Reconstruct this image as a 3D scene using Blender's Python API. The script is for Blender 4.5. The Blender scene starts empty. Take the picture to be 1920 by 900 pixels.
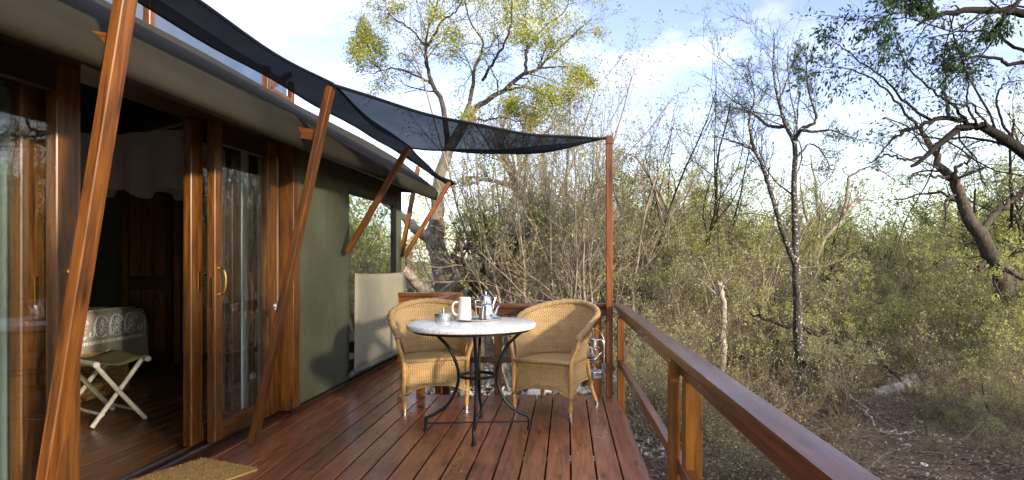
import bpy, bmesh, math, random
import numpy as np
from mathutils import Vector, Matrix, Quaternion, Euler

random.seed(7)
scene = bpy.context.scene
C = scene.collection
R = math.radians

# ------------------------------------------------------------------ camera
F = 1170.0                 # focal length in photo pixels (1920 wide)
PX, PY, H = 1063.0, 487.0, 1.2
cam_d = bpy.data.cameras.new('camera')
cam = bpy.data.objects.new('camera', cam_d); C.objects.link(cam)
cam.location = (0, 0, H); cam.rotation_euler = (R(90), 0, 0)
cam_d.sensor_width = 36.0; cam_d.lens = 36.0 * F / 1920.0
cam_d.shift_x = (960 - PX) / 1920.0
cam_d.shift_y = (PY - 450) / 1920.0
cam_d.clip_start = 0.05; cam_d.clip_end = 2000
scene.camera = cam

# ------------------------------------------------------------------ light
SUN_EL, SUN_AZ = R(15.0), R(133.0)      # sun stands low, behind and right of the camera
world = bpy.data.worlds.new('World'); scene.world = world; world.use_nodes = True
wn = world.node_tree; wn.nodes.clear()
def wnode(t, **kw):
    n = wn.nodes.new(t)
    for k, v in kw.items(): setattr(n, k, v)
    return n
sky = wnode('ShaderNodeTexSky', sky_type='NISHITA', sun_disc=False)
sky.sun_elevation = SUN_EL; sky.sun_rotation = SUN_AZ
sky.air_density = 1.0; sky.dust_density = 0.6; sky.ozone_density = 1.5
tc = wnode('ShaderNodeTexCoord')
sep = wnode('ShaderNodeSeparateXYZ'); wn.links.new(tc.outputs['Generated'], sep.inputs[0])
mx = wnode('ShaderNodeMath', operation='MAXIMUM'); wn.links.new(sep.outputs['Z'], mx.inputs[0]); mx.inputs[1].default_value = 0.0
ad = wnode('ShaderNodeMath', operation='ADD'); wn.links.new(mx.outputs[0], ad.inputs[0]); ad.inputs[1].default_value = 0.22
dv = wnode('ShaderNodeVectorMath', operation='DIVIDE')
cmb = wnode('ShaderNodeCombineXYZ')
for k in range(3): wn.links.new(ad.outputs[0], cmb.inputs[k])
wn.links.new(tc.outputs['Generated'], dv.inputs[0]); wn.links.new(cmb.outputs[0], dv.inputs[1])
mp = wnode('ShaderNodeMapping'); mp.inputs['Scale'].default_value = (0.9, 1.5, 1.0); mp.inputs['Location'].default_value = (3.1, 0.35, 0)
mp.inputs['Rotation'].default_value = (0, 0, R(-18))
wn.links.new(dv.outputs[0], mp.inputs['Vector'])
nz = wnode('ShaderNodeTexNoise'); nz.inputs['Scale'].default_value = 1.15; nz.inputs['Detail'].default_value = 9; nz.inputs['Roughness'].default_value = 0.55; nz.inputs['Distortion'].default_value = 0.35
wn.links.new(mp.outputs[0], nz.inputs['Vector'])
cr = wnode('ShaderNodeValToRGB'); cr.color_ramp.elements[0].position = 0.42; cr.color_ramp.elements[1].position = 0.64
cr.color_ramp.elements[0].color = (0, 0, 0, 1); cr.color_ramp.elements[1].color = (1, 1, 1, 1)
wn.links.new(nz.outputs['Fac'], cr.inputs[0])
# thin veil that thickens towards the horizon, all the way round
hz = wnode('ShaderNodeMapRange'); hz.inputs['From Min'].default_value = 0.0; hz.inputs['From Max'].default_value = 0.30
hz.inputs['To Min'].default_value = 0.60; hz.inputs['To Max'].default_value = 0.04
wn.links.new(sep.outputs['Z'], hz.inputs['Value'])
mxx = wnode('ShaderNodeMath', operation='MAXIMUM')
wn.links.new(cr.outputs['Color'], mxx.inputs[0]); wn.links.new(hz.outputs[0], mxx.inputs[1])
CLOUD = wnode('ShaderNodeRGB'); CLOUD.outputs[0].default_value = (4.0, 4.2, 4.5, 1)
mixc = wnode('ShaderNodeMix', data_type='RGBA')
wn.links.new(mxx.outputs[0], mixc.inputs[0]); wn.links.new(CLOUD.outputs[0], mixc.inputs[7])
hue = wnode('ShaderNodeHueSaturation'); hue.inputs['Saturation'].default_value = 1.05; hue.inputs['Hue'].default_value = 0.535; hue.inputs['Value'].default_value = 0.98
wn.links.new(sky.outputs[0], hue.inputs['Color'])
wn.links.new(hue.outputs[0], mixc.inputs[6])
bg = wnode('ShaderNodeBackground'); bg.inputs['Strength'].default_value = 0.15
wn.links.new(mixc.outputs[2], bg.inputs['Color'])
wo = wnode('ShaderNodeOutputWorld'); wn.links.new(bg.outputs[0], wo.inputs['Surface'])

sun_d = bpy.data.lights.new('sun', 'SUN'); sun = bpy.data.objects.new('sun', sun_d); C.objects.link(sun)
sun_d.energy = 3.5; sun_d.angle = R(3.5); sun_d.color = (1.0, 0.86, 0.66)
sv = Vector((math.sin(SUN_AZ) * math.cos(SUN_EL), math.cos(SUN_AZ) * math.cos(SUN_EL), math.sin(SUN_EL)))
sun.rotation_euler = sv.to_track_quat('Z', 'Y').to_euler(); sun.location = (8, -8, 12)

scene.view_settings.view_transform = 'Standard'; scene.view_settings.look = 'None'
scene.view_settings.exposure = 1.6; scene.view_settings.gamma = 1.0
try:
    scene.cycles.max_bounces = 8; scene.cycles.transparent_max_bounces = 24
    scene.cycles.use_adaptive_sampling = True
except Exception: pass

GZ = -0.8                  # natural ground below the raised deck
def W(px, py, Y):          # a photo pixel at depth Y as a world point
    return Vector(((px - PX) * Y / F, Y, H + (PY - py) * Y / F))

# ------------------------------------------------------------------ materials
def mat_new(name):
    m = bpy.data.materials.new(name); m.use_nodes = True
    nt = m.node_tree; nt.nodes.clear()
    out = nt.nodes.new('ShaderNodeOutputMaterial')
    return m, nt, out
def N(nt, t, **kw):
    n = nt.nodes.new(t)
    for k, v in kw.items():
        if k.startswith('i_'): n.inputs[k[2:].replace('_', ' ')].default_value = v
        else: setattr(n, k, v)
    return n
def ramp(nt, stops):
    r = nt.nodes.new('ShaderNodeValToRGB'); e = r.color_ramp.elements
    while len(e) < len(stops): e.new(0.5)
    for q, (p, c) in zip(e, stops):
        q.position = p; q.color = (c[0], c[1], c[2], 1)
    return r
def simple(name, col, rough=0.5, metal=0.0, var=0.0, bump=0.0, scale=20, spec=0.5, coat=0.0):
    m, nt, out = mat_new(name)
    b = N(nt, 'ShaderNodeBsdfPrincipled'); b.inputs['Roughness'].default_value = rough; b.inputs['Metallic'].default_value = metal
    b.inputs['Specular IOR Level'].default_value = spec; b.inputs['Coat Weight'].default_value = coat
    t = N(nt, 'ShaderNodeTexCoord'); nz = N(nt, 'ShaderNodeTexNoise'); nz.inputs['Scale'].default_value = scale; nz.inputs['Detail'].default_value = 5
    nt.links.new(t.outputs['Object'], nz.inputs['Vector'])
    lo = [max(0, c * (1 - var)) for c in col]; hi = [c * (1 + var) for c in col]
    r = ramp(nt, [(0.3, lo), (0.7, hi)]); nt.links.new(nz.outputs['Fac'], r.inputs[0]); nt.links.new(r.outputs[0], b.inputs['Base Color'])
    if bump:
        bp = N(nt, 'ShaderNodeBump'); bp.inputs['Strength'].default_value = bump; bp.inputs['Distance'].default_value = 0.004
        nt.links.new(nz.outputs['Fac'], bp.inputs['Height']); nt.links.new(bp.outputs[0], b.inputs['Normal'])
    nt.links.new(b.outputs[0], out.inputs[0])
    return m
def wood(name, dark, mid, light, rough=0.3, coat=0.3, grain=1.0, vary=0.35, wear=0.0):
    """varnished timber, the grain running along the local X axis"""
    m, nt, out = mat_new(name); L = nt.links
    t = N(nt, 'ShaderNodeTexCoord'); oi = N(nt, 'ShaderNodeObjectInfo')
    mul = N(nt, 'ShaderNodeVectorMath', operation='SCALE'); mul.inputs['Scale'].default_value = 37.0
    cx = N(nt, 'ShaderNodeCombineXYZ'); 
    for k in range(3): L.new(oi.outputs['Random'], cx.inputs[k])
    L.new(cx.outputs[0], mul.inputs[0])
    av = N(nt, 'ShaderNodeVectorMath', operation='ADD'); L.new(t.outputs['Object'], av.inputs[0]); L.new(mul.outputs[0], av.inputs[1])
    mp = N(nt, 'ShaderNodeMapping'); mp.inputs['Scale'].default_value = (1.3, 16, 16); L.new(av.outputs[0], mp.inputs['Vector'])
    n1 = N(nt, 'ShaderNodeTexNoise', i_Scale=2.2 * grain, i_Detail=7.0, i_Roughness=0.62, i_Distortion=0.6); L.new(mp.outputs[0], n1.inputs['Vector'])
    mp2 = N(nt, 'ShaderNodeMapping'); mp2.inputs['Scale'].default_value = (4, 150, 150); L.new(av.outputs[0], mp2.inputs['Vector'])
    n2 = N(nt, 'ShaderNodeTexNoise', i_Scale=1.6, i_Detail=3.0); L.new(mp2.outputs[0], n2.inputs['Vector'])
    n3 = N(nt, 'ShaderNodeTexNoise', i_Scale=1.7, i_Detail=4.0); L.new(av.outputs[0], n3.inputs['Vector'])
    a = N(nt, 'ShaderNodeMath', operation='MULTIPLY_ADD'); L.new(n2.outputs['Fac'], a.inputs[0]); a.inputs[1].default_value = 0.30; L.new(n1.outputs['Fac'], a.inputs[2])
    a2 = N(nt, 'ShaderNodeMath', operation='SUBTRACT'); L.new(a.outputs[0], a2.inputs[0]); a2.inputs[1].default_value = 0.15
    r = ramp(nt, [(0.28, dark), (0.5, mid), (0.74, light)]); L.new(a2.outputs[0], r.inputs[0])
    hs = N(nt, 'ShaderNodeHueSaturation'); L.new(r.outputs[0], hs.inputs['Color'])
    mr = N(nt, 'ShaderNodeMapRange'); L.new(oi.outputs['Random'], mr.inputs['Value']); mr.inputs['To Min'].default_value = 1 - vary; mr.inputs['To Max'].default_value = 1 + vary
    L.new(mr.outputs[0], hs.inputs['Value'])
    # knots: short dark ovals along the grain
    mp3 = N(nt, 'ShaderNodeMapping'); mp3.inputs['Scale'].default_value = (2.4, 9, 9); L.new(av.outputs[0], mp3.inputs['Vector'])
    vk = N(nt, 'ShaderNodeTexVoronoi', i_Scale=1.0); L.new(mp3.outputs[0], vk.inputs['Vector'])
    kk = N(nt, 'ShaderNodeMapRange'); L.new(vk.outputs['Distance'], kk.inputs['Value']); kk.inputs['From Min'].default_value = 0.04; kk.inputs['From Max'].default_value = 0.17
    kk.inputs['To Min'].default_value = 0.30; kk.inputs['To Max'].default_value = 1.0
    kv = N(nt, 'ShaderNodeMath', operation='MULTIPLY'); L.new(kk.outputs[0], kv.inputs[0]); L.new(mr.outputs[0], kv.inputs[1]); L.new(kv.outputs[0], hs.inputs['Value'])
    b = N(nt, 'ShaderNodeBsdfPrincipled')
    L.new(hs.outputs[0], b.inputs['Base Color'])
    rr = N(nt, 'ShaderNodeMapRange'); L.new(n3.outputs['Fac'], rr.inputs['Value']); rr.inputs['From Min'].default_value = 0.3; rr.inputs['From Max'].default_value = 0.7
    rr.inputs['To Min'].default_value = rough - 0.08; rr.inputs['To Max'].default_value = rough + 0.12 + wear
    L.new(rr.outputs[0], b.inputs['Roughness'])
    b.inputs['Coat Weight'].default_value = coat; b.inputs['Coat Roughness'].default_value = 0.22
    bp = N(nt, 'ShaderNodeBump'); bp.inputs['Strength'].default_value = 0.22; bp.inputs['Distance'].default_value = 0.003
    L.new(a.outputs[0], bp.inputs['Height']); L.new(bp.outputs[0], b.inputs['Normal'])
    L.new(b.outputs[0], out.inputs[0])
    return m
def leafmat(name, c1, c2, c3, trans=0.45):
    m, nt, out = mat_new(name); L = nt.links
    g = N(nt, 'ShaderNodeNewGeometry'); oi = N(nt, 'ShaderNodeObjectInfo')
    r = ramp(nt, [(0.0, c1), (0.5, c2), (1.0, c3)]); L.new(g.outputs['Random Per Island'], r.inputs[0])
    hs = N(nt, 'ShaderNodeHueSaturation'); L.new(r.outputs[0], hs.inputs['Color'])
    mr = N(nt, 'ShaderNodeMapRange'); L.new(oi.outputs['Random'], mr.inputs['Value']); mr.inputs['To Min'].default_value = 0.65; mr.inputs['To Max'].default_value = 1.30
    L.new(mr.outputs[0], hs.inputs['Value'])
    d = N(nt, 'ShaderNodeBsdfPrincipled'); L.new(hs.outputs[0], d.inputs['Base Color']); d.inputs['Roughness'].default_value = 0.55; d.inputs['Specular IOR Level'].default_value = 0.35
    t = N(nt, 'ShaderNodeBsdfTranslucent'); L.new(hs.outputs[0], t.inputs['Color'])
    mx = N(nt, 'ShaderNodeMixShader'); mx.inputs[0].default_value = trans
    L.new(d.outputs[0], mx.inputs[1]); L.new(t.outputs[0], mx.inputs[2]); L.new(mx.outputs[0], out.inputs[0])
    return m
def bark(name, c1, c2, scale=9, spots=None):
    m, nt, out = mat_new(name); L = nt.links
    t = N(nt, 'ShaderNodeTexCoord')
    mp = N(nt, 'ShaderNodeMapping'); mp.inputs['Scale'].default_value = (1, 1, 0.28); L.new(t.outputs['Object'], mp.inputs['Vector'])
    nz = N(nt, 'ShaderNodeTexNoise', i_Scale=scale * 3.0, i_Detail=6.0, i_Roughness=0.65, i_Distortion=0.8); L.new(mp.outputs[0], nz.inputs['Vector'])
    r = ramp(nt, [(0.32, c1), (0.68, c2)]); L.new(nz.outputs['Fac'], r.inputs[0])
    b = N(nt, 'ShaderNodeBsdfPrincipled'); b.inputs['Roughness'].default_value = 0.85; b.inputs['Specular IOR Level'].default_value = 0.2
    col = r.outputs[0]
    if spots:
        n2 = N(nt, 'ShaderNodeTexNoise', i_Scale=34.0, i_Detail=2.0); L.new(t.outputs['Object'], n2.inputs['Vector'])
        r2 = ramp(nt, [(0.60, (0, 0, 0)), (0.66, (1, 1, 1))]); L.new(n2.outputs['Fac'], r2.inputs[0])
        mx = N(nt, 'ShaderNodeMix', data_type='RGBA'); L.new(r2.outputs[0], mx.inputs[0]); L.new(col, mx.inputs[6]); mx.inputs[7].default_value = (*spots, 1)
        col = mx.outputs[2]
    L.new(col, b.inputs['Base Color'])
    bp = N(nt, 'ShaderNodeBump'); bp.inputs['Strength'].default_value = 0.8; bp.inputs['Distance'].default_value = 0.02
    L.new(nz.outputs['Fac'], bp.inputs['Height']); L.new(bp.outputs[0], b.inputs['Normal'])
    L.new(b.outputs[0], out.inputs[0])
    return m
def net(name, col, see, scale=260.0, trans=0.25):
    """woven shade mesh: part open, part dark thread"""
    m, nt, out = mat_new(name); L = nt.links
    t = N(nt, 'ShaderNodeTexCoord'); nz = N(nt, 'ShaderNodeTexNoise', i_Scale=scale, i_Detail=2.0); L.new(t.outputs['Object'], nz.inputs['Vector'])
    n2 = N(nt, 'ShaderNodeTexNoise', i_Scale=3.0, i_Detail=4.0); L.new(t.outputs['Object'], n2.inputs['Vector'])
    a = N(nt, 'ShaderNodeMath', operation='ADD'); L.new(nz.outputs['Fac'], a.inputs[0]); L.new(n2.outputs['Fac'], a.inputs[1])
    mr = N(nt, 'ShaderNodeMapRange'); L.new(a.outputs[0], mr.inputs['Value']); mr.inputs['From Min'].default_value = 0.6; mr.inputs['From Max'].default_value = 1.4
    mr.inputs['To Min'].default_value = max(0, see * 0.55); mr.inputs['To Max'].default_value = min(1, see * 1.45)
    d = N(nt, 'ShaderNodeBsdfDiffuse'); d.inputs['Color'].default_value = (*col, 1)
    tl = N(nt, 'ShaderNodeBsdfTranslucent'); tl.inputs['Color'].default_value = (*col, 1)
    m1 = N(nt, 'ShaderNodeMixShader'); m1.inputs[0].default_value = trans; L.new(d.outputs[0], m1.inputs[1]); L.new(tl.outputs[0], m1.inputs[2])
    tr = N(nt, 'ShaderNodeBsdfTransparent')
    mx = N(nt, 'ShaderNodeMixShader'); L.new(mr.outputs[0], mx.inputs[0]); L.new(m1.outputs[0], mx.inputs[1]); L.new(tr.outputs[0], mx.inputs[2])
    L.new(mx.outputs[0], out.inputs[0])
    return m
def glass(name, f0, tint=(1, 1, 1), boost=1.0, rough=0.0):
    """thin pane: clear straight through, mirror-like towards grazing view"""
    m, nt, out = mat_new(name); L = nt.links
    lw = N(nt, 'ShaderNodeLayerWeight'); lw.inputs['Blend'].default_value = 0.5
    pw = N(nt, 'ShaderNodeMath', operation='POWER'); L.new(lw.outputs['Facing'], pw.inputs[0]); pw.inputs[1].default_value = 4.0
    mu = N(nt, 'ShaderNodeMath', operation='MULTIPLY_ADD', use_clamp=True); L.new(pw.outputs[0], mu.inputs[0]); mu.inputs[1].default_value = boost * (1 - f0); mu.inputs[2].default_value = f0
    tr = N(nt, 'ShaderNodeBsdfTransparent'); tr.inputs['Color'].default_value = (*tint, 1)
    gl = N(nt, 'ShaderNodeBsdfGlossy'); gl.inputs['Roughness'].default_value = rough
    mx = N(nt, 'ShaderNodeMixShader'); L.new(mu.outputs[0], mx.inputs[0]); L.new(tr.outputs[0], mx.inputs[1]); L.new(gl.outputs[0], mx.inputs[2])
    L.new(mx.outputs[0], out.inputs[0])
    return m
def wickermat(name):
    m, nt, out = mat_new(name); L = nt.links
    uv = N(nt, 'ShaderNodeUVMap'); s = N(nt, 'ShaderNodeSeparateXYZ'); L.new(uv.outputs[0], s.inputs[0])
    def M(op, a, b=None):
        n = N(nt, 'ShaderNodeMath', operation=op)
        for k, x in enumerate((a, b)):
            if x is None: continue
            if isinstance(x, (int, float)): n.inputs[k].default_value = x
            else: L.new(x, n.inputs[k])
        return n.outputs[0]
    u = M('MULTIPLY', s.outputs['X'], 1 / 0.0140); v = M('MULTIPLY', s.outputs['Y'], 1 / 0.0058)
    fu = M('FLOOR', u)
    rib = M('ABSOLUTE', M('SINE', M('MULTIPLY', u, math.pi)))
    wv = M('SINE', M('MULTIPLY', M('ADD', v, fu), math.pi))
    h = M('MULTIPLY', M('ADD', M('MULTIPLY', wv, 0.5), 0.5), M('POWER', rib, 0.6))
    nz = N(nt, 'ShaderNodeTexNoise', i_Scale=14.0, i_Detail=4.0); L.new(uv.outputs[0], nz.inputs['Vector'])
    mp = N(nt, 'ShaderNodeMapping'); mp.inputs['Scale'].default_value = (3, 110, 1); L.new(uv.outputs[0], mp.inputs['Vector'])
    n2 = N(nt, 'ShaderNodeTexNoise', i_Scale=1.0, i_Detail=2.0); L.new(mp.outputs[0], n2.inputs['Vector'])
    r = ramp(nt, [(0.0, (0.19, 0.10, 0.033)), (0.35, (0.55, 0.345, 0.135)), (1.0, (0.80, 0.565, 0.275))]); L.new(h, r.inputs[0])
    hs = N(nt, 'ShaderNodeHueSaturation'); L.new(r.outputs[0], hs.inputs['Color'])
    vv = M('ADD', M('MULTIPLY', nz.outputs['Fac'], 0.5), M('MULTIPLY', n2.outputs['Fac'], 0.9)); vv = M('ADD', vv, 0.3); L.new(vv, hs.inputs['Value'])
    b = N(nt, 'ShaderNodeBsdfPrincipled'); b.inputs['Roughness'].default_value = 0.45; L.new(hs.outputs[0], b.inputs['Base Color'])
    bp = N(nt, 'ShaderNodeBump'); bp.inputs['Strength'].default_value = 0.9; bp.inputs['Distance'].default_value = 0.004
    L.new(h, bp.inputs['Height']); L.new(bp.outputs[0], b.inputs['Normal']); L.new(b.outputs[0], out.inputs[0])
    return m
def canvasmat(name, col, var=0.12, weave=420.0, wrinkle=0.35, rough=0.85, trans=0.0, stain=None):
    m, nt, out = mat_new(name); L = nt.links
    t = N(nt, 'ShaderNodeTexCoord')
    n1 = N(nt, 'ShaderNodeTexNoise', i_Scale=1.6, i_Detail=6.0, i_Roughness=0.6); L.new(t.outputs['Object'], n1.inputs['Vector'])
    n2 = N(nt, 'ShaderNodeTexNoise', i_Scale=weave, i_Detail=1.0); L.new(t.outputs['Object'], n2.inputs['Vector'])
    mp = N(nt, 'ShaderNodeMapping'); mp.inputs['Scale'].default_value = (1, 1, 0.35); L.new(t.outputs['Object'], mp.inputs['Vector'])
    n3 = N(nt, 'ShaderNodeTexNoise', i_Scale=4.0, i_Detail=3.0, i_Distortion=1.0); L.new(mp.outputs[0], n3.inputs['Vector'])
    r = ramp(nt, [(0.25, [c * (1 - var) for c in col]), (0.75, [c * (1 + var) for c in col])]); L.new(n1.outputs['Fac'], r.inputs[0])
    b = N(nt, 'ShaderNodeBsdfPrincipled'); b.inputs['Roughness'].default_value = rough; b.inputs['Specular IOR Level'].default_value = 0.25
    L.new(r.outputs[0], b.inputs['Base Color'])
    ad = N(nt, 'ShaderNodeMath', operation='MULTIPLY_ADD'); L.new(n3.outputs['Fac'], ad.inputs[0]); ad.inputs[1].default_value = 8.0; L.new(n2.outputs['Fac'], ad.inputs[2])
    bp = N(nt, 'ShaderNodeBump'); bp.inputs['Strength'].default_value = wrinkle; bp.inputs['Distance'].default_value = 0.004
    L.new(ad.outputs[0], bp.inputs['Height']); L.new(bp.outputs[0], b.inputs['Normal'])
    sh = b.outputs[0]
    if trans:
        tl = N(nt, 'ShaderNodeBsdfTranslucent'); L.new(r.outputs[0], tl.inputs['Color'])
        mx = N(nt, 'ShaderNodeMixShader'); mx.inputs[0].default_value = trans; L.new(sh, mx.inputs[1]); L.new(tl.outputs[0], mx.inputs[2]); sh = mx.outputs[0]
    L.new(sh, out.inputs[0])
    return m

M = {}
M['deck'] = wood('deck_timber', (0.066, 0.021, 0.009), (0.21, 0.067, 0.026), (0.33, 0.118, 0.047), rough=0.27, coat=0.35, vary=0.27, wear=0.16)
M['floor'] = wood('floor_timber', (0.05, 0.02, 0.009), (0.13, 0.052, 0.021), (0.21, 0.088, 0.036), rough=0.35, coat=0.2, vary=0.3)
M['pole'] = wood('pole_timber', (0.024, 0.006, 0.001), (0.115, 0.036, 0.0035), (0.19, 0.068, 0.008), rough=0.48, coat=0.03, vary=0.2)
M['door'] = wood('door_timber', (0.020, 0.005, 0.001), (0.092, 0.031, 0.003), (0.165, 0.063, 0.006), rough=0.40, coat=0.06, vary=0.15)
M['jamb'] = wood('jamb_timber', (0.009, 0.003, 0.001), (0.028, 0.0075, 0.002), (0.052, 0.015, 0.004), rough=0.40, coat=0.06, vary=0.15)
M['rail'] = wood('railing_timber', (0.045, 0.013, 0.003), (0.125, 0.038, 0.008), (0.19, 0.062, 0.013), rough=0.32, coat=0.3, vary=0.10)
M['post'] = wood('railing_post_timber', (0.085, 0.027, 0.002), (0.26, 0.090, 0.006), (0.37, 0.145, 0.011), rough=0.38, coat=0.08, vary=0.10)
M['tallpost'] = wood('tall_post_timber', (0.06, 0.016, 0.003), (0.165, 0.043, 0.006), (0.25, 0.072, 0.010), rough=0.34, coat=0.10, vary=0.05)
M['olive'] = canvasmat('olive_canvas', (0.068, 0.072, 0.045), var=0.18, wrinkle=0.55)
M['roofcanvas'] = canvasmat('roof_canvas', (0.020, 0.0165, 0.011), var=0.06, wrinkle=0.2)
M['tan'] = canvasmat('tan_canvas', (0.28, 0.255, 0.185), var=0.06, wrinkle=0.5)
M['seatcanvas'] = canvasmat('stool_canvas', (0.13, 0.12, 0.05), var=0.1)
M['coverlet'] = canvasmat('coverlet_cloth', (0.46, 0.40, 0.33), var=0.1)
M['thread'] = simple('embroidery_thread', (0.70, 0.74, 0.82), 0.8, var=0.15, scale=60)
M['linen'] = canvasmat('white_linen', (0.7, 0.72, 0.76), var=0.05)
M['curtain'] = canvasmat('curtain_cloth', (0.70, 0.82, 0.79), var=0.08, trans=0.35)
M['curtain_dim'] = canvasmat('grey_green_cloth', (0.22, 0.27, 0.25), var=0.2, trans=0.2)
M['gauze'] = net('mosquito_gauze', (0.70, 0.66, 0.64), 0.35, trans=0.5)
M['sailnet'] = net('sail_mesh', (0.012, 0.016, 0.024), 0.062)
M['stripnet'] = net('awning_mesh', (0.012, 0.013, 0.016), 0.012)
M['screen'] = net('screen_mesh', (0.05, 0.08, 0.135), 0.15, trans=0.5)
M['pane'] = glass('door_glass', 0.05, (0.95, 0.97, 0.97), 1.0)
M['winpane'] = glass('window_glass', 0.05, (0.90, 0.95, 0.93), 0.9)
M['lampglass'] = glass('lantern_glass', 0.05, (0.97, 0.98, 0.98), 1.0)
M['black'] = simple('black_iron', (0.007, 0.0075, 0.009), 0.42, 0.0, var=0.3, bump=0.2, scale=60, spec=0.3)
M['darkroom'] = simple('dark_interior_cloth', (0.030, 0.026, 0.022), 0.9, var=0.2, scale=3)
M['steel'] = simple('polished_steel', (0.72, 0.72, 0.72), 0.14, 1.0, var=0.05)
M['tin'] = simple('galvanised_tin', (0.62, 0.63, 0.64), 0.30, 1.0, var=0.12, scale=40, bump=0.2)
M['brass'] = simple('brass', (0.75, 0.50, 0.17), 0.25, 1.0, var=0.1)
M['china'] = simple('white_china', (0.78, 0.77, 0.72), 0.18, var=0.02, coat=0.3)
M['bamboo'] = simple('whitewashed_bamboo', (0.62, 0.58, 0.50), 0.5, var=0.18, scale=30, bump=0.3)
M['wicker'] = wickermat('wicker_weave')
M['cane'] = simple('cane_pole', (0.56, 0.31, 0.105), 0.38, var=0.22, scale=28, bump=0.3, coat=0.2)
M['rope'] = simple('rope_fibre', (0.24, 0.19, 0.15), 0.9, var=0.3, scale=180, bump=0.8)
M['tubegrey'] = simple('blind_tube', (0.10, 0.125, 0.115), 0.45, var=0.15)
M['cutwood'] = simple('sawn_wood', (0.46, 0.29, 0.16), 0.8, var=0.25, scale=24)
# terrazzo table top
m, nt, out = mat_new('terrazzo'); L_ = nt.links
t_ = N(nt, 'ShaderNodeTexCoord'); vo = N(nt, 'ShaderNodeTexVoronoi', i_Scale=120.0); L_.new(t_.outputs['Object'], vo.inputs['Vector'])
r_ = ramp(nt, [(0.0, (0.50, 0.49, 0.46)), (0.16, (0.74, 0.73, 0.70)), (0.30, (0.86, 0.85, 0.83)), (1.0, (0.90, 0.90, 0.89))])
sp = N(nt, 'ShaderNodeSeparateColor'); L_.new(vo.outputs['Color'], sp.inputs[0]); L_.new(sp.outputs[0], r_.inputs[0])
b_ = N(nt, 'ShaderNodeBsdfPrincipled'); b_.inputs['Roughness'].default_value = 0.22; L_.new(r_.outputs[0], b_.inputs['Base Color']); L_.new(b_.outputs[0], out.inputs[0]); M['terrazzo'] = m
# coir mat
m, nt, out = mat_new('coir'); L_ = nt.links
t_ = N(nt, 'ShaderNodeTexCoord'); n_ = N(nt, 'ShaderNodeTexNoise', i_Scale=210.0, i_Detail=4.0); L_.new(t_.outputs['Object'], n_.inputs['Vector'])
r_ = ramp(nt, [(0.25, (0.22, 0.12, 0.035)), (0.5, (0.50, 0.31, 0.10)), (0.75, (0.68, 0.46, 0.18))]); L_.new(n_.outputs['Fac'], r_.inputs[0])
b_ = N(nt, 'ShaderNodeBsdfPrincipled'); b_.inputs['Roughness'].default_value = 1.0; b_.inputs['Specular IOR Level'].default_value = 0.1; L_.new(r_.outputs[0], b_.inputs['Base Color'])
bp_ = N(nt, 'ShaderNodeBump'); bp_.inputs['Strength'].default_value = 1.0; bp_.inputs['Distance'].default_value = 0.008; L_.new(n_.outputs['Fac'], bp_.inputs['Height']); L_.new(bp_.outputs[0], b_.inputs['Normal'])
L_.new(b_.outputs[0], out.inputs[0]); M['coir'] = m
# soil
m, nt, out = mat_new('bush_soil'); L_ = nt.links
t_ = N(nt, 'ShaderNodeTexCoord'); n_ = N(nt, 'ShaderNodeTexNoise', i_Scale=0.35, i_Detail=8.0, i_Roughness=0.65); L_.new(t_.outputs['Object'], n_.inputs['Vector'])
n2_ = N(nt, 'ShaderNodeTexNoise', i_Scale=22.0, i_Detail=6.0, i_Roughness=0.7); L_.new(t_.outputs['Object'], n2_.inputs['Vector'])
r_ = ramp(nt, [(0.3, (0.085, 0.061, 0.046)), (0.52, (0.155, 0.112, 0.082)), (0.7, (0.26, 0.20, 0.15))]); L_.new(n_.outputs['Fac'], r_.inputs[0])
r2_ = ramp(nt, [(0.3, (0.45, 0.45, 0.45)), (0.7, (1.35, 1.3, 1.2))]); L_.new(n2_.outputs['Fac'], r2_.inputs[0])
mu_ = N(nt, 'ShaderNodeMix', data_type='RGBA', blend_type='MULTIPLY'); mu_.inputs[0].default_value = 1.0; L_.new(r_.outputs[0], mu_.inputs[6]); L_.new(r2_.outputs[0], mu_.inputs[7])
b_ = N(nt, 'ShaderNodeBsdfPrincipled'); b_.inputs['Roughness'].default_value = 0.95; b_.inputs['Specular IOR Level'].default_value = 0.1; L_.new(mu_.outputs[2], b_.inputs['Base Color'])
bp_ = N(nt, 'ShaderNodeBump'); bp_.inputs['Strength'].default_value = 1.0; bp_.inputs['Distance'].default_value = 0.03; L_.new(n2_.outputs['Fac'], bp_.inputs['Height']); L_.new(bp_.outputs[0], b_.inputs['Normal'])
L_.new(b_.outputs[0], out.inputs[0]); M['soil'] = m
M['stone'] = simple('pale_stone', (0.46, 0.44, 0.41), 0.9, var=0.35, scale=7, bump=0.8)
M['whitestone'] = simple('white_quartz', (0.66, 0.63, 0.57), 0.8, var=0.2, scale=9, bump=0.6)
M['sand'] = simple('pale_sand', (0.40, 0.32, 0.24), 0.95, var=0.25, scale=5, bump=0.6)
M['litter'] = leafmat('dry_litter', (0.10, 0.055, 0.032), (0.20, 0.125, 0.075), (0.42, 0.35, 0.26), 0.1)
M['drygrass'] = leafmat('dry_grass_blade', (0.26, 0.15, 0.05), (0.36, 0.22, 0.075), (0.45, 0.31, 0.13), 0.3)
M['bark_grey'] = bark('grey_bark', (0.10, 0.082, 0.068), (0.36, 0.31, 0.26))
M['bark_dark'] = bark('dark_bark', (0.006, 0.005, 0.0045), (0.024, 0.020, 0.017))  # below real bark tone; the shade on the overhanging limbs is in the colour
M['bark_mid'] = bark('brown_bark', (0.020, 0.016, 0.013), (0.095, 0.076, 0.062))
M['bark_spot'] = bark('lichen_spotted_bark', (0.022, 0.019, 0.017), (0.075, 0.062, 0.052), spots=(0.42, 0.42, 0.38))
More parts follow.
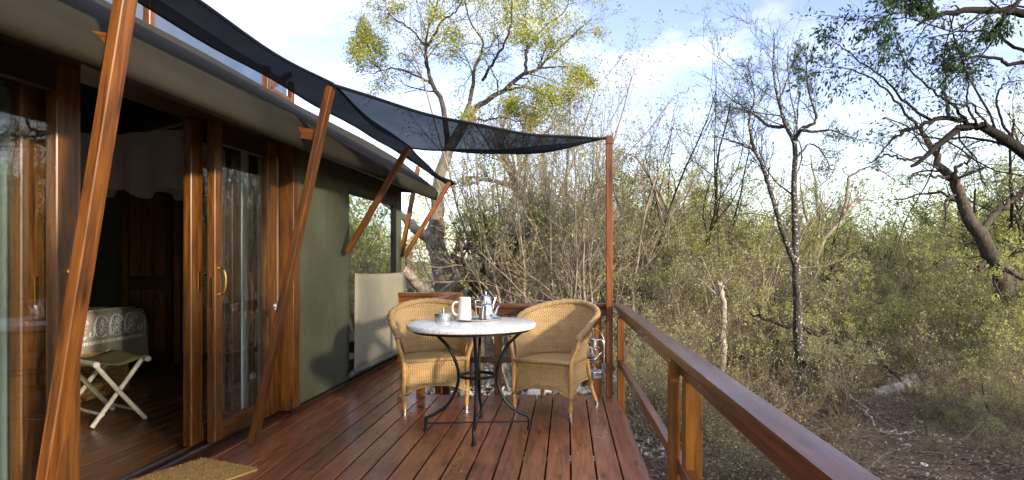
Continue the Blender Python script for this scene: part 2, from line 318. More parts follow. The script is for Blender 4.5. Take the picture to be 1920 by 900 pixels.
M['bark_dead'] = bark('bleached_deadwood', (0.24, 0.20, 0.16), (0.44, 0.39, 0.33))
M['twig'] = bark('twig_bark', (0.085, 0.066, 0.050), (0.25, 0.20, 0.155), scale=4)
M['twig_pale'] = bark('pale_twig_bark', (0.12, 0.096, 0.076), (0.31, 0.255, 0.205), scale=4)
M['twig_dark'] = bark('dark_twig_bark', (0.012, 0.010, 0.009), (0.036, 0.030, 0.025), scale=4)  # lowered along with the bark, so shade is in the twig colour too
M['leaf_yellow'] = leafmat('yellow_green_leaf', (0.20, 0.27, 0.035), (0.35, 0.38, 0.055), (0.54, 0.46, 0.080), 0.5)
M['leaf_fresh'] = leafmat('fresh_green_leaf', (0.10, 0.18, 0.028), (0.17, 0.27, 0.045), (0.28, 0.38, 0.08), 0.5)
M['leaf_scrub'] = leafmat('grey_green_leaf', (0.20, 0.21, 0.085), (0.34, 0.34, 0.145), (0.52, 0.51, 0.26), 0.45)
M['leaf_thicket'] = leafmat('dull_olive_leaf', (0.18, 0.205, 0.060), (0.30, 0.315, 0.095), (0.45, 0.44, 0.16), 0.45)
M['leaf_dark'] = leafmat('dark_green_leaf', (0.022, 0.055, 0.015), (0.040, 0.090, 0.022), (0.085, 0.15, 0.035), 0.35)
M['leaf_feather'] = leafmat('feathery_green_leaf', (0.19, 0.215, 0.055), (0.31, 0.325, 0.090), (0.44, 0.43, 0.15), 0.5)

# ------------------------------------------------------------------ helpers
def tag(o, label=None, cat=None, group=None, kind=None):
    if label: o['label'] = label
    if cat: o['category'] = cat
    if group: o['group'] = group
    if kind: o['kind'] = kind
    return o
def empty(name, loc=(0, 0, 0), rz=0.0, parent=None):
    o = bpy.data.objects.new(name, None); C.objects.link(o); o.location = loc; o.rotation_euler = (0, 0, rz)
    o.empty_display_size = 0.1
    if parent: o.parent = parent
    return o
def thing(name, label, cat, loc=(0, 0, 0), rz=0.0, group=None):
    return tag(empty(name, loc, rz), label, cat, group)

class MB:
    def __init__(s): s.v = []; s.f = []; s.uv = []; s.mi = []; s.cur = 0
    def add(s, vs, fs, uvs=None):
        b = len(s.v); s.v += [tuple(p) for p in vs]
        for k, f in enumerate(fs):
            s.f.append(tuple(b + i for i in f)); s.mi.append(s.cur)
            s.uv.append(uvs[k] if uvs else [(0, 0)] * len(f))
    def box(s, c, d, M4=None):
        x, y, z = (q / 2 for q in d)
        vs = [Vector((sx * x, sy * y, sz * z)) for sx in (-1, 1) for sy in (-1, 1) for sz in (-1, 1)]
        vs = [(M4 @ p if M4 else p) + Vector(c) for p in vs]
        s.add(vs, [(0, 1, 3, 2), (4, 6, 7, 5), (0, 4, 5, 1), (2, 3, 7, 6), (0, 2, 6, 4), (1, 5, 7, 3)])
    def tube(s, pts, r, k=8, cap=True, closed=False, uvscale=None):
        pts = [Vector(p) for p in pts]; n = len(pts)
        rr = r if isinstance(r, (list, tuple)) else [r] * n
        T = []
        for i in range(n):
            a = pts[(i - 1) % n] if (closed or i > 0) else pts[i]; b = pts[(i + 1) % n] if (closed or i < n - 1) else pts[i]
            T.append((b - a).normalized() if (b - a).length > 1e-9 else Vector((0, 0, 1)))
        ref = Vector((0, 0, 1)) if abs(T[0].z) < 0.9 else Vector((1, 0, 0))
        u = T[0].cross(ref).normalized(); vs = []; L = 0; Ls = []
        for i in range(n):
            u = (u - T[i] * u.dot(T[i])).normalized(); w = T[i].cross(u)
            if i: L += (pts[i] - pts[i - 1]).length
            Ls.append(L)
            for j in range(k):
                a = 2 * math.pi * j / k; vs.append(pts[i] + (u * math.cos(a) + w * math.sin(a)) * rr[i])
        fs = []; uv = []
        m = n if closed else n - 1
        for i in range(m):
            i2 = (i + 1) % n; l2 = Ls[i2] if i2 else L + (pts[0] - pts[-1]).length
            for j in range(k):
                j2 = (j + 1) % k
                fs.append((i * k + j, i * k + j2, i2 * k + j2, i2 * k + j))
                c = 2 * math.pi * rr[i]
                uv.append([(Ls[i], c * j / k), (Ls[i], c * (j + 1) / k), (l2, c * (j + 1) / k), (l2, c * j / k)])
        if cap and not closed:
            fs.append(tuple(range(k - 1, -1, -1))); uv.append([(0, 0)] * k)
            fs.append(tuple(range((n - 1) * k, n * k))); uv.append([(0, 0)] * k)
        s.add(vs, fs, uv)
    def lathe(s, prof, k=24, c=(0, 0, 0), sx=1.0, sy=1.0):
        vs = []
        for r, z in prof:
            for j in range(k):
                a = 2 * math.pi * j / k; vs.append((c[0] + r * sx * math.cos(a), c[1] + r * sy * math.sin(a), c[2] + z))
        fs = [(i * k + j, i * k + (j + 1) % k, (i + 1) * k + (j + 1) % k, (i + 1) * k + j) for i in range(len(prof) - 1) for j in range(k)]
        if prof[0][0] > 1e-5: fs.append(tuple(range(k - 1, -1, -1)))
        if prof[-1][0] > 1e-5: fs.append(tuple(range((len(prof) - 1) * k, len(prof) * k)))
        s.add(vs, fs)
    def grid(s, rows, uvs=None, closed=False):
        n, m = len(rows), len(rows[0]); vs = [p for r in rows for p in r]; fs = []; uv = []
        for i in range(n - 1):
            for j in range(m if closed else m - 1):
                j2 = (j + 1) % m
                fs.append((i * m + j, i * m + j2, (i + 1) * m + j2, (i + 1) * m + j))
                if uvs:
                    def g(a, b, wrap=False):
                        return uvs[a][b]
                    if closed and j2 == 0:
                        e0 = uvs[i][m] if len(uvs[i]) > m else uvs[i][0]; e1 = uvs[i + 1][m] if len(uvs[i + 1]) > m else uvs[i + 1][0]
                        uv.append([uvs[i][j], e0, e1, uvs[i + 1][j]])
                    else: uv.append([uvs[i][j], uvs[i][j2], uvs[i + 1][j2], uvs[i + 1][j]])
        s.add(vs, fs, uv if uvs else None)
    def mesh(s, name, mats, bevel=0.0, segs=1, smooth=35.0, weld=False):
        me = bpy.data.meshes.new(name); me.from_pydata(s.v, [], s.f)
        for q in (mats if isinstance(mats, (list, tuple)) else [mats]): me.materials.append(q)
        me.polygons.foreach_set('material_index', s.mi)
        uvl = me.uv_layers.new(name='UVMap')
        flat = [c for f in s.uv for p in f for c in p]
        uvl.data.foreach_set('uv', flat)
        if bevel or weld:
            bm = bmesh.new(); bm.from_mesh(me)
            if weld: bmesh.ops.remove_doubles(bm, verts=bm.verts, dist=1e-4)
            if bevel: bmesh.ops.bevel(bm, geom=list(bm.edges), offset=bevel, segments=segs, profile=0.6, affect='EDGES')
            bmesh.ops.recalc_face_normals(bm, faces=bm.faces)
            bm.to_mesh(me); bm.free()
        if smooth:
            me.polygons.foreach_set('use_smooth', [True] * len(me.polygons))
            me.set_sharp_from_angle(angle=R(smooth))
        return me
    def build(s, name, mats, parent=None, loc=None, **kw):
        o = bpy.data.objects.new(name, s.mesh(name, mats, **kw)); C.objects.link(o)
        if parent: o.parent = parent
        if loc is not None: o.location = loc
        return o

_beam_cache = {}
def beam(name, p0, p1, w, h, mat, parent=None, up=(0, 0, 1), bevel=0.003, segs=1):
    """a timber from p0 to p1 (end to end); w across, h along 'up'; the grain follows it"""
    p0, p1 = Vector(p0), Vector(p1); L = (p1 - p0).length; x = (p1 - p0).normalized()
    up = Vector(up)
    if abs(x.dot(up.normalized())) > 0.98: up = Vector((0, 1, 0))
    y = up.cross(x).normalized(); z = x.cross(y)
    key = (name, round(L, 3), w, h, mat.name, bevel, segs)
    if key not in _beam_cache:
        mb = MB(); mb.box((0, 0, 0), (L, w, h)); _beam_cache[key] = mb.mesh(name, mat, bevel=bevel, segs=segs)
    o = bpy.data.objects.new(name, _beam_cache[key]); C.objects.link(o)
    if parent: o.parent = parent
    m = Matrix((x, y, z)).transposed().to_4x4(); m.translation = (p0 + p1) / 2
    o.matrix_basis = m
    return o
def np_mesh(name, V, Q, mats, mi=None, smooth=True):
    me = bpy.data.meshes.new(name); V = np.asarray(V, np.float32); Q = np.asarray(Q, np.int32)
    me.vertices.add(len(V)); me.vertices.foreach_set('co', V.ravel())
    k = Q.shape[1]
    me.loops.add(Q.size); me.loops.foreach_set('vertex_index', Q.ravel())
    me.polygons.add(len(Q)); me.polygons.foreach_set('loop_start', np.arange(0, Q.size, k, dtype=np.int32))
    try: me.polygons.foreach_set('loop_total', np.full(len(Q), k, np.int32))
    except Exception: pass
    for q in mats: me.materials.append(q)
    if mi is not None: me.polygons.foreach_set('material_index', np.asarray(mi, np.int32))
    me.update(calc_edges=True)
    if smooth: me.polygons.foreach_set('use_smooth', np.ones(len(Q), bool))
    return me
def obj(name, me, parent=None, loc=None):
    o = bpy.data.objects.new(name, me); C.objects.link(o)
    if parent: o.parent = parent
    if loc is not None: o.location = loc
    return o
def copy_tree(o, parent=None):
    c = o.copy(); C.objects.link(c)
    if parent: c.parent = parent
    for ch in list(o.children): copy_tree(ch, c)
    return c
def smooth_path(pts, n):
    """Catmull-Rom through the points, n samples"""
    P = np.array([tuple(p) for p in pts], float)
    if len(P) < 3: return np.array([P[0] + (P[-1] - P[0]) * t for t in np.linspace(0, 1, n)])
    E = np.vstack([2 * P[0] - P[1], P, 2 * P[-1] - P[-2]]); out = []
    for t in np.linspace(0, len(P) - 1 - 1e-6, n):
        i = int(t); u = t - i; a, b, c, d = E[i], E[i + 1], E[i + 2], E[i + 3]
        out.append(0.5 * (2 * b + (c - a) * u + (2 * a - 5 * b + 4 * c - d) * u * u + (3 * b - a - 3 * c + d) * u ** 3))
    return np.array(out)

# ------------------------------------------------------------------ ground
rng = np.random.default_rng(3)
def gheight(x, y):
    x = np.asarray(x, float); y = np.asarray(y, float)
    return GZ + 0.05 * np.sin(x * 0.9 + 1.3) * np.cos(y * 0.7) + 0.03 * np.sin(x * 2.3 + y * 1.7) + 0.02 * np.sin(4.1 * x - 3.3 * y)
gx = np.concatenate([np.linspace(-400, -25, 8), np.linspace(-20, 30, 100), np.linspace(36, 400, 8)])
gy = np.concatenate([np.linspace(-300, -25, 6), np.linspace(-20, 40, 110), np.linspace(46, 600, 9)])
XX, YY = np.meshgrid(gx, gy); ZZ = gheight(XX, YY)
V = np.stack([XX.ravel(), YY.ravel(), ZZ.ravel()], 1); nx = len(gx)
ii, jj = np.meshgrid(np.arange(len(gy) - 1), np.arange(nx - 1), indexing='ij'); a = (ii * nx + jj).ravel()
tag(obj('ground', np_mesh('ground', V, np.stack([a, a + 1, a + nx + 1, a + nx], 1), [M['soil']])), kind='structure')

# ------------------------------------------------------------------ deck
deck = tag(empty('deck'), 'reddish-brown varnished timber deck raised above the bush', None, kind='structure')
rnd = random.Random(5)
PITCH, GAP = 0.1435, 0.010
for k in range(19):
    x1 = 0.447 - k * PITCH; x0 = x1 - PITCH + GAP; xc = (x0 + x1) / 2
    end = 5.55 if x0 > -1.32 else 7.42
    cuts = [-1.4]
    joint = {15: [3.15], 14: [4.35], 13: [3.55], 11: [4.9], 9: [2.2], 6: [4.75], 3: [1.2], 4: [4.9], 16: [5.6]}.get(k, [rnd.uniform(1.0, 2.6)] if rnd.random() < 0.4 else [])
    ys = [-1.4] + joint + [end]
    for y0, y1 in zip(ys[:-1], ys[1:]):
        beam('deck_board', (xc, y0 + 0.0015, -0.016), (xc, y1 - 0.0015, -0.016), x1 - x0, 0.032, M['deck'], deck, bevel=0.003)
for y in (-1.0, -0.4, 0.2, 0.8, 1.4, 2.0, 2.6, 3.2, 3.8, 4.4, 4.8, 5.1, 5.3, 5.515):
    beam('joist', (-2.25, y, -0.105), (0.43, y, -0.105), 0.05, 0.14, M['jamb'], deck)
for y in (5.8, 6.2, 6.7, 7.1, 7.38):
    beam('joist', (-2.2, y, -0.105), (-1.36, y, -0.105), 0.05, 0.14, M['jamb'], deck)
beam('fascia_board', (0.462, -1.4, -0.12), (0.462, 5.53, -0.12), 0.02, 0.17, M['rail'], deck)
for x, y in ((0.40, 5.35), (0.40, 2.4), (-1.0, 5.35), (-2.0, 5.35), (-1.4, 7.2), (0.40, -0.5)):
    beam('stilt', (x, y, GZ - 0.15), (x, y, -0.18), 0.10, 0.10, M['jamb'], deck)

# ------------------------------------------------------------------ tented cabin (local frame: +x out over the deck, +y along the wall)
TH = -0.030
cabin = thing('safari_tent', 'olive canvas tented cabin with timber sliding doors along the deck', 'tent', (-2.134, 4.855, 0), TH)
CM = Matrix.Translation((-2.134, 4.855, 0)) @ Matrix.Rotation(TH, 4, 'Z')
def L2W(p): return CM @ Vector(p)
# canvas wall with a window opening
W0, W1, WZ = 0.02, 2.87, 2.42; WT = 2.36
wy0, wy1, wz0, wz1 = 1.165, 2.60, 0.22, 1.84
mb = MB()
mb.box((-0.02, (W0 + wy0) / 2, (0.05 + WT) / 2), (0.04, wy0 - W0, WT - 0.05))
mb.box((-0.02, (wy1 + W1) / 2, (0.05 + WT) / 2), (0.04, W1 - wy1, WT - 0.05))
mb.box((-0.02, (wy0 + wy1) / 2, (0.05 + wz0) / 2), (0.04, wy1 - wy0, wz0 - 0.05))
mb.box((-0.02, (wy0 + wy1) / 2, (wz1 + WT) / 2), (0.04, wy1 - wy0, WT - wz1))
mb.build('canvas_wall', M['olive'], cabin)
beam('skirting', (0.005, 0.0, 0.022), (0.005, W1, 0.022), 0.05, 0.042, M['jamb'], cabin)
# end and back walls
mb = MB(); mb.box((-2.74, W1 - 0.02, 1.2), (3.24, 0.04, 2.3)); mb.box((-0.585, W1 - 0.02, 0.12), (1.07, 0.04, 0.14)); mb.box((-0.585, W1 - 0.02, 2.245), (1.07, 0.04, 0.21)); mb.build('end_wall', M['olive'], cabin)
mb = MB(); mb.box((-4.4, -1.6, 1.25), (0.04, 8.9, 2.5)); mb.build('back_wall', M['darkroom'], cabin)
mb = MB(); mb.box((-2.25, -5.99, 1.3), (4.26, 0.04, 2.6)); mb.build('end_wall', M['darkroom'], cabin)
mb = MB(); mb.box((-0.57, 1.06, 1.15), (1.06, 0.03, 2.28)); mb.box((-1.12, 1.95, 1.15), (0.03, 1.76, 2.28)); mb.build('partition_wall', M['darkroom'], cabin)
# window in the wall
win = empty('window', (0, 0, 0), 0, cabin)
mb = MB(); mb.box((-0.012, (wy0 + wy1 - 0.12) / 2, (wz0 + wz1) / 2), (0.006, wy1 - wy0 - 0.12, wz1 - wz0)); mb.build('pane', M['winpane'], win)
mb = MB(); mb.box((0.001, wy1 - 0.06, (wz0 + wz1) / 2), (0.03, 0.12, wz1 - wz0)); mb.box((0.001, (wy0 + wy1) / 2 - 0.06, wz1 + 0.012), (0.012, wy1 - wy0 - 0.12, 0.024)); mb.build('frame', M['black'], win)
# floor boards inside
for k in range(30):
    x = -0.24 - 0.137 * k
    beam('floor_board', (x - 0.062, -5.9, -0.012), (x - 0.062, 2.15, -0.012), 0.134, 0.024, M['floor'], cabin, bevel=0.002)
mb = MB(); mb.box((-2.2, -1.6, -0.07), (4.4, 9.0, 0.06)); mb.build('subfloor', M['jamb'], cabin)
# threshold and tracks
beam('threshold', (-0.115, -5.9, -0.003), (-0.115, 0.0, -0.003), 0.235, 0.030, M['jamb'], cabin)
for x in (-0.135, -0.225):
    mb = MB(); mb.box((x, -2.95, 0.017), (0.012, 5.9, 0.010)); mb.build('door_track', M['tin'], cabin)
# jamb, header
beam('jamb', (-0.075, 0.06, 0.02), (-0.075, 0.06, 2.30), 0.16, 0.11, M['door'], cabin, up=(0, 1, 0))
beam('header', (-0.13, -5.9, 2.20), (-0.13, 0.0, 2.20), 0.26, 0.22, M['jamb'], cabin)  # dark timber here stands in for the shade under the eave
mb = MB(); mb.box((-0.10, -2.95, 2.35), (0.03, 5.9, 0.08)); mb.build('header_canvas', M['olive'], cabin)
# sliding doors
def leaf(x, y0, y1, wl, wr, th=0.055, zt=2.09, mat='door', label=None, mat2=None):
    d = empty('sliding_door', (x, 0, 0), 0, cabin)
    if label: d['label'] = label
    beam('stile', (-th / 2, y0 + wl / 2, 0.024), (-th / 2, y0 + wl / 2, zt), th, wl, M[mat], d, up=(0, 1, 0), bevel=0.005)
    beam('stile', (-th / 2, y1 - wr / 2, 0.024), (-th / 2, y1 - wr / 2, zt), th, wr, M[mat2 or mat], d, up=(0, 1, 0), bevel=0.005)
    beam('rail', (-th / 2, y0 + wl, 0.084), (-th / 2, y1 - wr, 0.084), th - 0.006, 0.12, M[mat], d)
    beam('rail', (-th / 2, y0 + wl, zt - 0.065), (-th / 2, y1 - wr, zt - 0.065), th - 0.006, 0.13, M['jamb'], d)  # top rail darker than the stiles: eave shade put into its colour
    mb = MB(); mb.box((-th / 2, (y0 + wl + y1 - wr) / 2, (0.144 + zt - 0.13) / 2), (0.006, y1 - wr - y0 - wl, zt - 0.13 - 0.144)); mb.build('pane', M['pane'], d)
    return d
fr = leaf(-0.10, -0.850, -0.035, 0.085, 0.150)
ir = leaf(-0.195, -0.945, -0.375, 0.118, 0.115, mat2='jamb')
fl = leaf(-0.10, -2.95, -1.915, 0.12, 0.135)
il = leaf(-0.195, -3.0, -1.995, 0.12, 0.13)
beam('mullion', (-0.232, -0.150, 0.02), (-0.232, -0.150, 2.09), 0.03, 0.08, M['jamb'], cabin, up=(0, 1, 0))
# handles and lock plates
def bow_handle(d, y, z, out=1):
    mb = MB()
    pts = [(0.0, y, z - 0.085), (0.028 * out, y, z - 0.080), (0.045 * out, y, z - 0.045), (0.048 * out, y, z), (0.045 * out, y, z + 0.045), (0.028 * out, y, z + 0.080), (0.0, y, z + 0.085)]
    mb.tube(smooth_path(pts, 18), 0.0075, 8)
    for s in (-1, 1): mb.tube([(0, y, z + s * 0.085), (0.006, y, z + s * 0.085)], 0.017, 12)
    return mb.build('handle', M['brass'], d)
bow_handle(fr, -0.812, 1.06); bow_handle(fl, -1.985, 1.06)
mb = MB(); mb.box((-0.0275, -0.851, 0.99), (0.022, 0.004, 0.19)); mb.build('lock_plate', M['brass'], fr)
mb = MB(); mb.box((0.001, -0.865, 1.06), (0.004, 0.018, 0.13)); mb.build('lock_plate', M['brass'], ir)
mb = MB(); mb.box((0.001, -2.05, 1.06), (0.004, 0.018, 0.13)); mb.build('lock_plate', M['brass'], il)
mb = MB(); mb.box((0.02, -0.79, 1.10), (0.06, 0.012, 0.012)); mb.build('latch', M['brass'], ir)
# roof canvas
prof = [(0.395, 1.950), (0.41, 1.985), (0.418, 2.03), (0.385, 2.075), (0.33, 2.12), (0.22, 2.215), (0.1, 2.315), (0.0, 2.40), (-0.1, 2.475), (-0.3, 2.575), (-0.8, 2.71), (-2.2, 3.02), (-3.6, 2.71), (-4.3, 2.5), (-4.6, 2.3), (-4.8, 2.1), (-4.8, 1.95)]
ysr = list(np.linspace(-6.4, 2.99, 60)); rows = []
for y in ysr:
    row = []
    for i, (x, z) in enumerate(prof):
        w = 0.010 * math.sin(y * 2.1 + i * 0.5) * (1 if i < 5 else 0.6)
        sag = -0.035 * max(0.0, (-1.2 - y) / 2.5) if i < 9 else 0
        row.append((x + w * 0.6, y, z + w + sag))
    rows.append(row)
mb = MB(); mb.grid(rows); roof = mb.build('roof', M['roofcanvas'], cabin, smooth=60)
so = roof.modifiers.new('thick', 'SOLIDIFY'); so.thickness = 0.008; so.offset = -1
mb = MB()
for s in (0, -4.4):
    pass
mb.tube([(0.372, -6.4, 1.948), (0.372, 2.99, 1.962)], 0.014, 8); mb.build('eave_pipe', M['jamb'], cabin)
gb = MB(); pr = [(x, z) for x, z in prof[2:15]]
gb.add([(x * 0.985 - 0.02, W1 - 0.03, z - 0.02) for x, z in pr], [tuple(range(len(pr)))]); gb.build('gable', M['olive'], cabin)
# rafter stubs that meet the poles are built with the poles below

# ------------------------------------------------------------------ poles and nets
def pole(p0, p1, label, w=0.043, h=0.078, name='awning_pole', pieces=()):
    o = thing(name, label, 'pole', p0)
    d = Vector(p1) - Vector(p0)
    beam('shaft', (0, 0, 0), d, w, h, M['pole'], o, up=(0, 1, 0), bevel=0.004)
    return o
P1b, P1t = (-2.075, 2.43, 0.0), (-1.695, 2.43, 2.36)
P2b, P2t = (-2.06, 4.09, 0.0), (-1.55, 4.09, 2.33)
P3b, P3t = (-2.045, 5.81, 1.27), (-1.48, 5.81, 2.24)
P4b, P4t = (-2.055, 7.74, 1.25), (-2.04, 8.55, 2.46)
P5b, P5t = (-1.99, 7.66, 1.24), (-1.47, 7.82, 2.17)
for pb, pt, lb in ((P1b, P1t, 'thick leaning timber pole in front of the open doorway, leftmost of the poles'),
                   (P2b, P2t, 'leaning timber pole standing on the deck right of the door handle'),
                   (P3b, P3t, 'slanting timber brace crossing the tent window'),
                   (P4b, P4t, 'thin dark brace behind the corner, steepest of the short braces'),
                   (P5b, P5t, 'slanting timber brace at the far corner of the tent')):
    o = pole(pb, pt, lb)
    if pb[2] == 0.0:
        t = 0.87 if pb[2] == 0 else 0.70
        q = Vector(pb).lerp(Vector(pt), t) - Vector(pb)
        beam('rafter_stub', q + Vector((-0.42, 0.005, 0.05)), q + Vector((-0.03, 0.005, -0.012)), 0.038, 0.072, M['rail'], o)
# the awning net strip along the pole tops
ys = list(np.linspace(-1.2, 8.15, 70)); rows = []
def interp(y, tab):
    return float(np.interp(y, [q[0] for q in tab], [q[1] for q in tab]))
ox = [(-1.2, -1.80), (2.43, -1.66), (4.09, -1.53), (5.81, -1.46), (7.82, -1.45), (8.15, -1.46)]
oz = [(-1.2, 2.36), (2.43, 2.37), (4.09, 2.345), (5.81, 2.255), (7.0, 2.19), (7.82, 2.185), (8.15, 2.185)]
ix = [(-1.2, -2.25), (2.43, -2.10), (4.09, -1.98), (5.81, -1.84), (6.6, -1.72), (8.15, -1.66)]
iz = [(-1.2, 2.45), (2.43, 2.45), (4.09, 2.405), (5.81, 2.36), (6.6, 2.31), (8.15, 2.24)]
for y in ys:
    row = []
    sg = 0.0
    for a_, b_ in ((-1.2, 2.43), (2.43, 4.09), (4.09, 5.81), (5.81, 7.82)):
        if a_ <= y <= b_: sg = 4 * (y - a_) * (b_ - y) / (b_ - a_) ** 2
    for j in range(9):
        t = j / 8
        x = interp(y, ox) * (1 - t) + interp(y, ix) * t; z = interp(y, oz) * (1 - t) + interp(y, iz) * t
        z += -0.035 * math.sin(math.pi * t) - 0.02 * sg * (1 - t) + 0.008 * math.sin(y * 5 + t * 6)
        x += -0.02 * sg * (1 - t)
        row.append((x, y, z))
    rows.append(row)
mb = MB(); mb.grid(rows); strip = tag(mb.build('awning_net', M['stripnet'], smooth=60), 'long black shade net strip stretched along the pole tops beside the roof', 'shade net')
mb = MB(); mb.tube([r[0] for r in rows], 0.009, 6); mb.build('edge_hem', M['black'], strip)
mb = MB(); mb.tube([r[-1] for r in rows], 0.007, 6); mb.build('edge_hem', M['black'], strip)
# rolled flap at the far end of the strip
mb = MB(); fl_rows = []
for i in range(10):
    t = i / 9; y = 6.5 + 1.7 * t
    fl_rows.append([(interp(y, ox) + 0.01 + 0.10 * s, y, interp(y, oz) + 0.012 + 0.02 * math.sin(7 * t) - 0.10 * s * (0.5 + 0.5 * t)) for s in (0, 0.5, 1)])
# sail
A_, B_, C_ = Vector((-1.52, 4.07, 2.345)), Vector((-1.45, 5.80, 2.245)), Vector((0.345, 5.47, 2.268))
rows = []; nU, nV = 28, 14
for i in range(nV + 1):
    v = i / nV; row = []
    for j in range(nU + 1):
        u = j / nU
        ye = A_.y + (B_.y - A_.y) * v; sg_e = 4 * max(0, ye - 4.09) * max(0, 5.81 - ye) / 1.72 ** 2
        e = Vector((interp(ye, ox) - 0.02 * sg_e, ye, interp(ye, oz) - 0.02 * sg_e + 0.008 * math.sin(ye * 5) - 0.012)); p = e.lerp(C_, u)
        sag = 4 * u * (1 - u)
        z = -0.075 * sag - 0.10 * sag * math.sin(math.pi * v) - 0.02 * math.sin(math.pi * v) * (1 - u)
        inn = 0.16 * sag * (v - 0.5) * -2 * 0.5        # edges curve inwards
        d = (B_ - A_).normalized()
        row.append(p + d * inn + Vector((0, 0, z + 0.006 * math.sin(17 * u + 9 * v))))
    rows.append(row)
mb = MB(); mb.grid(rows); sail = tag(mb.build('shade_sail', M['sailnet'], smooth=60), 'dark triangular shade sail stretched from the tent poles to the tall corner post', 'shade sail')
mb = MB(); mb.tube(rows[0], 0.012, 6); mb.build('edge_hem', M['black'], sail)
mb = MB(); mb.tube(rows[-1], 0.008, 6); mb.build('edge_hem', M['black'], sail)
# vertical mesh screen above the roof with its little posts
scr = thing('mesh_screen', 'blue-grey mesh screen on short timber posts above the tent roof', 'screen', (-2.36, 3.0, 2.5))
mb = MB(); rws = []
for y in np.linspace(-4.2, 2.25, 20): rws.append([(0.006 * math.sin(y * 3), y, z) for z in np.linspace(-0.08, 0.20, 4)])
mb.grid(rws); mb.build('mesh', M['screen'], scr)
for y in (-2.0, 0.48, 1.84, 2.27): beam('post', (0.03, y, -0.10), (0.03, y, 0.20), 0.04, 0.048, M['rail'], scr)
beam('brace', (0.03, 1.87, 0.05), (0.03, 2.25, 0.26), 0.035, 0.045, M['rail'], scr)
beam('sill', (0.03, 1.85, 0.03), (0.03, 2.25, 0.03), 0.035, 0.05, M['rail'], scr)
# tall corner post
tp = thing('sail_post', 'tall square timber post at the deck corner holding the shade sail', 'post', (0.371, 5.47, 0))
beam('shaft', (0, 0, 0), (0, 0, 2.21), 0.058, 0.058, M['tallpost'], tp, bevel=0.004)
beam('cap', (0, 0, 2.2105), (0, 0, 2.285), 0.064, 0.064, M['pole'], tp, bevel=0.004)

# ------------------------------------------------------------------ railings
def rail_run(label, p0, p1, posts, cap_w=0.09, side=1, z0=0.0, zt=0.81):
    """cap, beam under it, mid rail and posts between two points on the deck edge"""
    p0, p1 = Vector(p0), Vector(p1); o = thing('railing', label, 'railing', p0)
    d = p1 - p0; x = d.normalized(); nrm = Vector((-x.y, x.x, 0)) * side
    beam('handrail', (0, 0, zt - 0.022), d + Vector((0, 0, zt - 0.022)), cap_w, 0.044, M['rail'], o, bevel=0.008, segs=2)
    beam('rail_beam', nrm * -0.006 + Vector((0, 0, zt - 0.075)), d + nrm * -0.006 + Vector((0, 0, zt - 0.075)), 0.036, 0.062, M['rail'], o)
    beam('mid_rail', Vector((0, 0, 0.31)), d + Vector((0, 0, 0.31)), 0.042, 0.055, M['rail'], o)
    return o, x, nrm
o, x_, n_ = rail_run('long timber railing along the right edge of the deck', (0.545, -1.2, 0), (0.462, 5.58, 0), [], 0.090)
def rposts(o, pts):
    for (x, y, w, h, zb, zt) in pts:
        beam('post', (x - o.location.x, y - o.location.y, zb), (x - o.location.x, y - o.location.y, zt), h, w, M['post'], o, up=(1, 0, 0), bevel=0.004)
rposts(o, [(0.466, 5.40, 0.062, 0.05, -0.2, 0.704), (0.466, 2.725, 0.046, 0.05, -0.2, 0.7655), (0.520, 2.595, 0.072, 0.075, -0.2, 0.70), (0.540, -0.4, 0.072, 0.075, -0.2, 0.70)])
o, x_, n_ = rail_run('timber railing across the back edge of the deck behind the chairs', (-1.36, 5.575, 0), (0.400, 5.565, 0), [], 0.085)
rposts(o, [(0.275, 5.525, 0.066, 0.045, -0.1, 0.704), (-0.62, 5.62, 0.066, 0.045, -0.2, 0.704), (-1.32, 5.63, 0.066, 0.066, -0.2, 0.704)])
o, x_, n_ = rail_run('short timber railing running back beside the landing', (-1.36, 5.63, 0), (-1.29, 7.36, 0), [], 0.085)
rposts(o, [(-1.30, 7.27, 0.066, 0.066, -0.2, 0.704), (-1.335, 6.5, 0.066, 0.05, -0.2, 0.704)])
o, x_, n_ = rail_run('far timber railing closing the landing beyond the tent corner', (-2.02, 7.42, 0), (-1.245, 7.42, 0), [], 0.085)
rposts(o, [(-1.98, 7.42, 0.066, 0.05, -0.2, 0.704)])

# ------------------------------------------------------------------ blind, rope
bl = thing('window_blind', 'tan canvas blind let down over the lower half of the tent window', 'blind', L2W((0.055, 0, 0)), TH)
rows = []
for i in range(15):
    v = i / 14; row = []
    for j in range(20):
        u = j / 19; y = 1.12 + u * 1.72 + 0.012 * v
        z = (1.07 - 0.02 * u - 0.014 * math.sin(math.pi * u)) * (1 - v) + (0.135 - 0.012 * u) * v
        x = 0.006 * math.sin(9 * u + 3 * v) * v + 0.014 * math.exp(-(u * 9) ** 2) * (1 - v) + 0.004 * math.sin(23 * u)
        row.append((x, y, z))
    rows.append(row)
mb = MB(); mb.grid(rows); c_ = mb.build('cloth', M['tan'], bl, smooth=60); so = c_.modifiers.new('thick', 'SOLIDIFY'); so.thickness = 0.004
mb = MB(); mb.tube([(0.004, 1.11, 0.125), (0.004, 2.88, 0.108)], 0.026, 12); mb.build('roller_tube', M['tubegrey'], bl)
mb = MB(); mb.tube([(0.004, 1.06, 0.11), (0.004, 1.112, 0.112)], 0.012, 10); mb.tube([(0.004, 1.05, 0.11), (0.004, 1.062, 0.11)], 0.021, 12); mb.build('end_knob', M['tin'], bl)
rp = thing('tie_rope', 'thin rope with a white knot hanging beside the door jamb', 'rope', L2W((0.03, -0.30, 0)), TH)
mb = MB(); zz = np.linspace(0.86, 1.95, 90)
for ph in (0, math.pi):
    mb.tube([(0.004 * math.cos(z * 160 + ph), 0.004 * math.sin(z * 160 + ph), z) for z in np.linspace(0.86, 1.95, 300)], 0.0030, 5)
mb.build('cord', M['rope'], rp)
